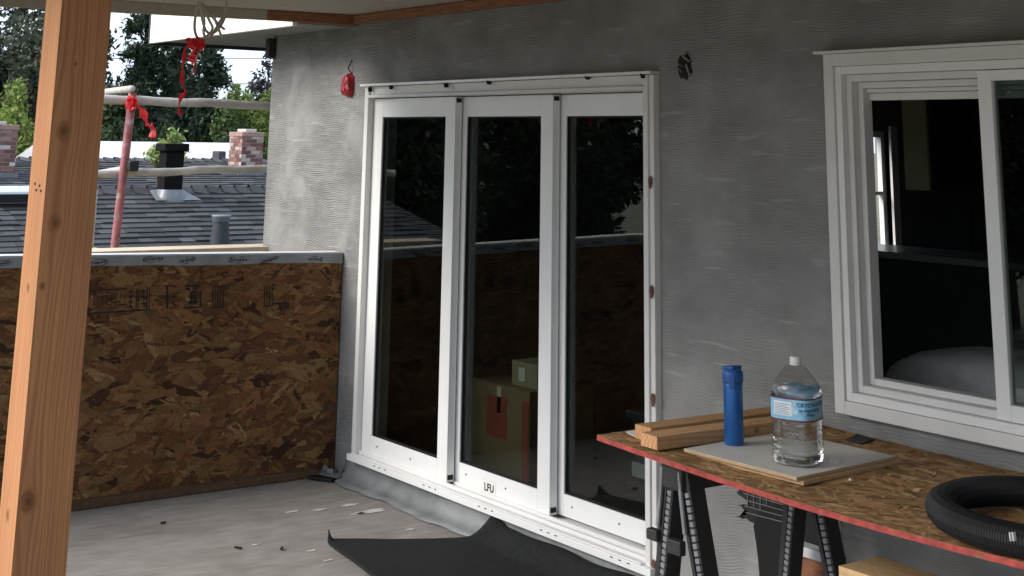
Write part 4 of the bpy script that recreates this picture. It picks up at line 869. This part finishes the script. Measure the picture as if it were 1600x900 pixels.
def house_roof(name, label, rx, rz, run, pitch, y0, y1, expo, tw, th, gain, backrun):
    h = thing(name, (rx, (y0 + y1) / 2, -3), label, 'house'); ez = rz - run * math.tan(pitch); cp, sp_ = math.cos(pitch), math.sin(pitch)
    ex = rx + run
    b = MB(); b.add([(ex, y0, ez), (ex, y1, ez), (rx, y1, rz), (rx, y0, rz), (rx - backrun, y1, rz - backrun * math.tan(pitch)), (rx - backrun, y0, rz - backrun * math.tan(pitch))], [(0, 1, 2, 3), (3, 2, 4, 5)]); 
    ro = obj('roof', b, M['roofbase'], h); ro.modifiers.new('s', 'SOLIDIFY').thickness = .1
    fn = lambda y, s, t: (ex - s * cp + t * sp_, y, ez + s * sp_ + t * cp + .012)
    obj('shingles', shingles(fn, y0, y1, 0, run / cp - .02, expo, tw, th, gain), M['shingle'], ro, kind='stuff', fix=False)
    b = MB(); y = y0; 
    while y < y1:                        # ridge caps
        l_ = .235; c = np.array(random.choice(SHC)) * gain; dz_ = random.uniform(.025, .04)
        b.add([(rx + .15, y, rz - .15 * math.tan(pitch) + .045), (rx, y, rz + .05 + dz_), (rx - .15, y, rz - .15 * math.tan(pitch) + .045), (rx + .15, y + l_, rz - .15 * math.tan(pitch) + .02), (rx, y + l_, rz + .045), (rx - .15, y + l_, rz - .15 * math.tan(pitch) + .02)], [(0, 1, 4, 3), (1, 2, 5, 4), (0, 3, 5, 2)], tuple(c)); y += l_ * .88
    obj('ridge_caps', b, M['shingle'], ro, kind='stuff', fix=False)
    obj('wall', MB().box(rx - backrun + .4, ex - .4, y0 + .3, y1 - .3, -3, rz - max(run, backrun) * math.tan(pitch) - .04), M['siding'], h)
    return h, ez
random.seed(2)
NR = -18.0; nz_ = AX(230, 299, NR)[2]; pit = rad(20); nrun = 5.2
nh, nez = house_roof('shingled_house', 'near neighbour house with dark grey shingled roof and ridge caps', NR, nz_, nrun, pit, -2.0, 14.0, .145, .30, .022, 1.0, 3.0)
FR_ = -27.5; fz_ = AX(230, 252, FR_)[2]
fh, fez = house_roof('far_shingled_house', 'farther neighbour house with weathered grey shingled roof and chimneys', FR_, fz_, 6.5, rad(12), -6.0, 22.0, .16, .34, .024, 1.35, 4.5)
def on_far(px, py):                       # point on the far roof slope
    d = _d(px, py); p0 = np.array([FR_, 0, fz_]); n_ = np.array([math.sin(rad(12)), 0, math.cos(rad(12))]); t = ((p0 - CP) @ n_) / (d @ n_); return CP + d * t
def on_near(px, py):
    d = _d(px, py); p0 = np.array([NR, 0, nz_]); n_ = np.array([math.sin(pit), 0, math.cos(pit)]); t = ((p0 - CP) @ n_) / (d @ n_); return CP + d * t
def chimney(base, ztop, w_, d_, label, seed):
    random.seed(seed); x, y, z0 = base; t = thing('brick_chimney', (x, y, z0 - .5), label, 'chimney')
    obj('core', MB().box(x - d_ + .012, x - .012, y - w_ / 2 + .012, y + w_ / 2 - .012, z0 - .8, ztop - .08), M['mortar'], t)
    b = MB(); z = z0 - .3; r_ = 0; BC = [(.19, .10, .088), (.25, .14, .12), (.16, .080, .072), (.36, .25, .22), (.24, .12, .10), (.50, .44, .40), (.42, .33, .30)]
    while z < ztop - .14:
        for side in range(2):
            L0 = 0; LL = w_ if side == 0 else d_; u = -.1 * (r_ % 2)
            while u < LL:
                a, e = max(u, 0), min(u + .195, LL); c = np.array(random.choice(BC)) * random.uniform(.8, 1.15)
                if e - a > .02:
                    if side == 0: b.box(x - .02, x + random.uniform(0, .004), y - w_ / 2 + a, y - w_ / 2 + e, z, z + .062, tuple(c))
                    else: b.box(x - a, x - e, y - w_ / 2 - .004, y - w_ / 2 + .02, z, z + .062, tuple(c)); b.box(x - a, x - e, y + w_ / 2 - .02, y + w_ / 2 + .004, z, z + .062, tuple(c))
                u += .207
        z += .074; r_ += 1
    obj('bricks', b, M['brick'], t, kind='stuff', fix=False)
    obj('crown', MB().box(x - d_ - .015, x + .015, y - w_ / 2 - .015, y + w_ / 2 + .015, ztop - .12, ztop - .03), M['brickcap'], t, bevel=.01); obj('flue_cap', MB().box(x - d_ + .1, x - .1, y - .12, y + .12, ztop - .03, ztop + .03), M['mortar'], t, bevel=.01)
    obj('base_flashing', MB().box(x - .01, x + .03, y - w_ / 2 - .06, y + w_ / 2 + .06, z0 - .15, z0 + .10), M['lead'], t)
c = on_far(392, 276); d = np.hypot(c[0], c[1]); pw = d / FOC
tz_ = AX(392, 204, c[0])[2]; chimney(c, tz_, .46, .6, 'brick chimney on far roof beside the stucco wall corner', 3)
c = on_far(-6, 279); tz_ = AX(2, 192, c[0])[2]; chimney(c, tz_, .62, .6, 'brick chimney on far roof left of the timber post', 4)
# black flue on the near roof ridge
c = on_near(264, 308); zt = AX(264, 224, c[0])[2]; fl_ = thing('flue_pipe', (c[0], c[1], c[2]), 'tall black square flue rising from the near shingled roof', 'flue'); hw = .125
obj('stack', MB().box(c[0] - hw, c[0] + hw, c[1] - hw, c[1] + hw, c[2] - .3, zt - .10), M['blackpipe'], fl_, bevel=.01)
obj('cap', MB().box(c[0] - hw * 1.35, c[0] + hw * 1.35, c[1] - hw * 1.35, c[1] + hw * 1.35, zt - .10, zt), M['blackpipe'], fl_, bevel=.012)
obj('storm_collar', MB().lathe([(.15, .10), (.16, .07), (.19, .0), (.21, -.06), (.21, -.16)], (c[0] + .02, c[1], c[2]), 24, 3.2), M['lead'], fl_, smooth=True)
obj('base_flashing', MB().add([(c[0] + .22, c[1] - .26, c[2] - .22 * math.tan(pit) + .05), (c[0] + .22, c[1] + .36, c[2] - .22 * math.tan(pit) + .05), (c[0] - .1, c[1] + .22, c[2] + .09), (c[0] - .1, c[1] - .24, c[2] + .09)], [(0, 1, 2, 3)]), M['lead'], fl_)
c = on_near(343, 383); zt = AX(345, 336, c[0])[2]; vp = thing('vent_pipe', (c[0], c[1], c[2]), 'short grey round vent pipe with cap on near shingled roof', 'vent pipe')
obj('stack', MB().lathe([(.13, -.25), (.125, .0), (.095, (zt - c[2]) * .75), (.09, zt - c[2] - .05)], (c[0], c[1], c[2]), 20), M['greypipe'], vp, smooth=True); obj('cap', MB().lathe([(0, .0), (.115, 0), (.12, -.015), (.105, -.03), (.105, -.075), (.09, -.085)], (c[0], c[1], zt), 24), mat('vent_cap', (.15, .16, .175), .5, .1), vp, smooth=True)
c = on_near(20, 314); rvn = thing('roof_vent', (c[0], c[1], c[2]), 'low pale metal roof vent with dark mouth on shingled roof', 'roof vent')
obj('hood', MB().add([(c[0] + .25, c[1] - .5, c[2] - .02), (c[0] + .25, c[1] + .42, c[2] - .02), (c[0] - .3, c[1] + .42, c[2] + .10), (c[0] - .3, c[1] - .5, c[2] + .10), (c[0] + .22, c[1] - .5, c[2] + .12), (c[0] + .22, c[1] + .42, c[2] + .12), (c[0] - .3, c[1] + .42, c[2] + .17), (c[0] - .3, c[1] - .5, c[2] + .17)], [(0,3,2,1),(4,5,6,7),(0,1,5,4),(1,2,6,5),(2,3,7,6),(3,0,4,7)]), M['skylight'], rvn, bevel=.01)
obj('mouth', MB().box(c[0] + .256, c[0] + .262, c[1] - .3, c[1] + .38, c[2] - .01, c[2] + .09), M['rubber'], rvn)
# pale flat roofed building behind
wx = -34.0; zt = AX(270, 222, wx)[2]; zl = AX(270, 250, wx)[2]; ya, yb = AX(60, 235, wx)[1], AX(372, 235, wx)[1]
wb = thing('pale_roofed_building', (wx, (ya + yb) / 2, -3), 'building with pale grey low roof beyond the shingled roofs', 'building')
obj('roof', MB().add([(wx + 3, ya, zl - .35), (wx + 3, yb, zl - .35), (wx, yb, zt), (wx, ya, zt), (wx + 3, ya, zl - .55), (wx + 3, yb, zl - .55), (wx - 4, yb, zl - .55), (wx - 4, ya, zl - .55)], [(0, 1, 2, 3), (4, 5, 1, 0), (3, 2, 6, 7), (5, 6, 2, 1), (4, 0, 3, 7)]), M['whiteroof'], wb); obj('wall', MB().box(wx - 3.6, wx + 2.7, ya + .2, yb - .2, -3, zl - .56), M['siding'], wb)
c = AX(340, 236, wx + 1.4); obj('roof_vent', MB().box(c[0] - .1, c[0] + .3, c[1] - .10, c[1] + .10, c[2] - .2, c[2] + .0), M['greypipe'], wb, bevel=.03)

# ------------------------------------------------------------------ trees
def leaf_mesh(cs, size, cols, aspect=.55, droop=0.0):
    cs = np.concatenate([cs, cs + rng.normal(0, size * .8, cs.shape)]); cols = np.concatenate([cols, cols * .92]); size = size * .70; n = len(cs); a = rng.normal(size=(n, 3)); a /= np.linalg.norm(a, axis=1)[:, None]; a[:, 2] -= droop; a /= np.linalg.norm(a, axis=1)[:, None]
    t = rng.normal(size=(n, 3)); bb_ = np.cross(a, t); bb_ /= np.linalg.norm(bb_, axis=1)[:, None]; s = size * rng.uniform(.6, 1.4, (n, 1))
    A_ = a * s; B2 = bb_ * s * aspect; V = np.stack([cs - A_, cs - A_ * .1 + B2, cs + A_, cs - A_ * .1 - B2], 1).reshape(-1, 3)
    me = bpy.data.meshes.new('foliage'); me.vertices.add(4 * n); me.vertices.foreach_set('co', V.astype(np.float32).ravel()); me.loops.add(4 * n); me.loops.foreach_set('vertex_index', np.arange(4 * n, dtype=np.int32))
    me.polygons.add(n); me.polygons.foreach_set('loop_start', np.arange(0, 4 * n, 4, dtype=np.int32)); me.polygons.foreach_set('loop_total', np.full(n, 4, dtype=np.int32)); me.update(calc_edges=True)
    at = me.color_attributes.new('Col', 'FLOAT_COLOR', 'POINT'); cc = np.concatenate([np.repeat(cols, 4, 0), np.ones((4 * n, 1))], 1); at.data.foreach_set('color', cc.astype(np.float32).ravel()); me.materials.append(M['leaf']); return me
def put(root, name, me):
    o = bpy.data.objects.new(name, me); C.objects.link(o); o.parent = root; return o
def broad(name, loc, label, cat, H, rx, ry, n, size, col, clumps=26, low=.25, limbs=9, gap=.35, group=None):
    r_ = thing(name, loc, label, cat, group); tr = MB(); zc_ = H * (low + 1) / 2; hz = H * (1 - low) / 2; B = Vector(loc)
    tr.tube([B + Vector((0, 0, 0)), B + Vector((.1, .05, H * .25)), B + Vector((0, .1, H * .55)), B + Vector((.1, 0, H * .85))], [H * .022, H * .017, H * .011, H * .004], 8)
    cen = []
    while len(cen) < clumps:
        p = rng.uniform(-1, 1, 3)
        if .25 < np.linalg.norm(p) < 1: cen.append(p)
    cen = np.array(cen); cw = cen * np.array([rx, ry, hz]) * .86 + np.array([0, 0, zc_])
    for c in cw[:limbs]:
        zst = max(H * .18, c[2] * .6); tr.tube([B + Vector((0, 0.06, zst)), B + Vector(c * np.array([.5, .5, 1]) * np.array([1, 1, .85])), B + Vector(c)], [H * .008, H * .005, H * .002], 6)
    obj('trunk', tr, M['bark'], r_, smooth=True)
    k = rng.integers(0, clumps, n); off = rng.normal(size=(n, 3)); off /= np.linalg.norm(off, axis=1)[:, None]; off *= (rng.uniform(0, 1, (n, 1)) ** gap)
    cr_ = rng.uniform(.22, .40, clumps); P = cw[k] + off * cr_[k][:, None] * np.array([rx, ry, hz * .9])
    tone = rng.uniform(.65, 1.35, clumps); cols = np.array(col)[None] * (tone[k] * rng.uniform(.75, 1.25, n))[:, None]; cols[:, 0] *= rng.uniform(.85, 1.25, n)
    put(r_, 'crown', leaf_mesh(P, size, cols)); return r_
def conifer(name, loc, label, cat, H, R_, n, size, col, group=None, low=.06):
    r_ = thing(name, loc, label, cat, group); B = Vector(loc); obj('trunk', MB().tube([B, B + Vector((0, 0, H * .5)), B + Vector((.05, 0, H * .99))], [H * .02, H * .011, H * .002], 8), M['bark'], r_, smooth=True)
    br = MB(); P = []; T = []; nb = int(H * 13)
    for i in range(nb):
        t = low + (1 - low) * (i / nb); z = H * t; L = R_ * (1 - t) ** .8 * rng.uniform(.55, 1.15) + .25; a = rng.uniform(0, 6.283); dr = rng.uniform(-.05, .22)
        d = np.array([math.cos(a), math.sin(a)]); br.tube([B + Vector((0, 0, z)), B + Vector((d[0] * L * .5, d[1] * L * .5, z + L * .04)), B + Vector((d[0] * L, d[1] * L, z - dr * L))], [.03, .02, .008], 5, cap=False)
        m_ = max(8, int(n / nb * (.3 + 1.4 * (1 - t)))); s_ = rng.uniform(.12, 1.03, m_) ** .8; sw = rng.normal(0, .11, m_) * L * (1.15 - s_ * .6)
        tone = rng.uniform(.6, 1.35)
        P.append(np.stack([d[0] * L * s_ - d[1] * sw, d[1] * L * s_ + d[0] * sw, z + L * .05 * np.sin(s_ * 3) - dr * L * s_ ** 2 + rng.normal(0, .07, m_) - .05], 1)); T.append(np.full(m_, tone) * rng.uniform(.75, 1.25, m_))
    obj('branches', br, M['bark'], r_, smooth=True); P = np.concatenate(P); T = np.concatenate(T); put(r_, 'crown', leaf_mesh(P, size, np.array(col)[None] * T[:, None], .32, .35)); return r_
def gp(px, X): p = AX(px, 230, X); return (X, float(p[1]), -3.0)
def hgt(px, py, X): return float(AX(px, py, X)[2]) + 3.0
DG, MG, BG = (.030, .050, .026), (.050, .075, .034), (.17, .24, .055)
conifer('spruce_tree', gp(214, -44), 'tall dark spruce with tiered branches right of the timber post', 'tree', hgt(214, -10, -44), 2.7, 15000, .17, DG)
conifer('fir_tree', gp(318, -40), 'shorter dark fir tree behind the red ribbon', 'tree', hgt(318, 62, -40), 1.9, 14000, .16, (.026, .044, .028))
conifer('cypress_tree', gp(268, -47), 'broad dark conifer between the spruce and the fir', 'tree', hgt(268, 66, -47), 2.4, 13000, .17, (.032, .052, .028))
broad('grey_leaved_tree', gp(20, -46), 'tall loose grey-green tree with sky showing through left of post', 'tree', hgt(20, -30, -46), 3.2, 2.2, 13000, .15, (.058, .072, .048), 40, .12, 14, .6)
broad('slender_tree', gp(78, -50), 'loose leafy tree hidden partly by the timber post', 'tree', hgt(78, -10, -50), 2.6, 2.2, 11000, .16, (.045, .065, .036), 30, .2, 10, .5)
broad('bright_shrub', gp(22, -38), 'bright yellow-green shrub behind the left chimney', 'shrub', hgt(22, 118, -38), 1.5, 1.0, 9000, .105, BG, 26, .1, 8, .4)
broad('dark_hedge_tree', gp(180, -41), 'mid green rounded tree at foot of the spruce', 'tree', hgt(180, 110, -41), 1.6, 1.5, 9000, .13, MG, 22, .1, 8, .4)
broad('hedge_bush', gp(362, -39), 'dense dark green hedge bush above the right chimney', 'shrub', hgt(362, 155, -39), 1.5, 1.25, 14000, .105, (.062, .105, .035), 36, .05, 6, .4)
broad('hedge_bush', gp(300, -39.5), 'dense dark hedge bush behind the flue and pale roof', 'shrub', hgt(300, 165, -39.5), 1.5, 1.1, 10000, .12, (.035, .056, .026), 30, .05, 6, .4)
broad('hedge_bush', gp(232, -40), 'dark hedge bush behind the red scaffold upright', 'shrub', hgt(232, 150, -40), 1.5, 1.1, 10000, .12, (.036, .058, .028), 30, .05, 6, .4)
broad('lime_bush', gp(408, -43), 'light green bush above guard rail by the wall corner', 'shrub', hgt(408, 128, -43), 1.4, .9, 9000, .11, (.15, .22, .05), 24, .1, 6, .4)
broad('lime_bush', gp(372, -46), 'small light green bush left of the twiggy tree', 'shrub', hgt(372, 140, -46), 1.3, .8, 6000, .11, (.13, .19, .05), 20, .1, 6, .4)
broad('twiggy_tree', gp(422, -48), 'sparse twiggy dark tree against sky by the wall corner', 'tree', hgt(422, 72, -48), 1.1, .85, 1500, .12, (.05, .055, .06), 26, .45, 22, 1.0)
c = AX(262, 232, -24.0)
broad('roof_side_sapling', (-24.0 + .0, c[1], -3.0), 'small pale green sapling rising behind the black flue', 'sapling', float(AX(266, 203, -24)[2]) + 3, .42, .42, 520, .075, (.24, .31, .10), 9, .80, 9, .6)
# trees off to the front, seen in the door and window glass
random.seed(8); k = 0
specs = [(-30, -8, 8.5), (-33, -15, 9.5), (-29, -21, 8.2), (-25, -27, 8.8), (-20, -31, 7.6), (-36, -3, 9), (-38, 3.5, 8.6), (-14, -33, 8)]
base_t = broad('garden_tree', (-30, -8, -3), 'dark leafy garden tree beyond the deck', 'tree', 8.6, 3.6, 3.8, 20000, .16, (.032, .048, .026), 60, .06, 10, .5, 'garden trees beyond the deck')
for (x, y, h_) in specs[1:]:
    o = base_t.copy(); C.objects.link(o); o.location = (x, y, -3); o.scale = (h_ / 8.6,) * 3; o.rotation_euler = (0, 0, random.uniform(0, 6))
    for ch_ in base_t.children: c2 = ch_.copy(); C.objects.link(c2); c2.parent = o
# overhead wires
for py in (91, 131):
    a, c_ = AX(330, py, -60), AX(420, py, -60); d = (c_ - a) / (c_[1] - a[1]); wv = MB().tube([tuple(a + d * (y - a[1])) for y in np.linspace(-10, 70, 12)], .022, 6)
    tag(obj('overhead_wire', wv, M['greyplastic']), 'thin overhead wire crossing the pale sky behind trees', 'wire', 'overhead wires')
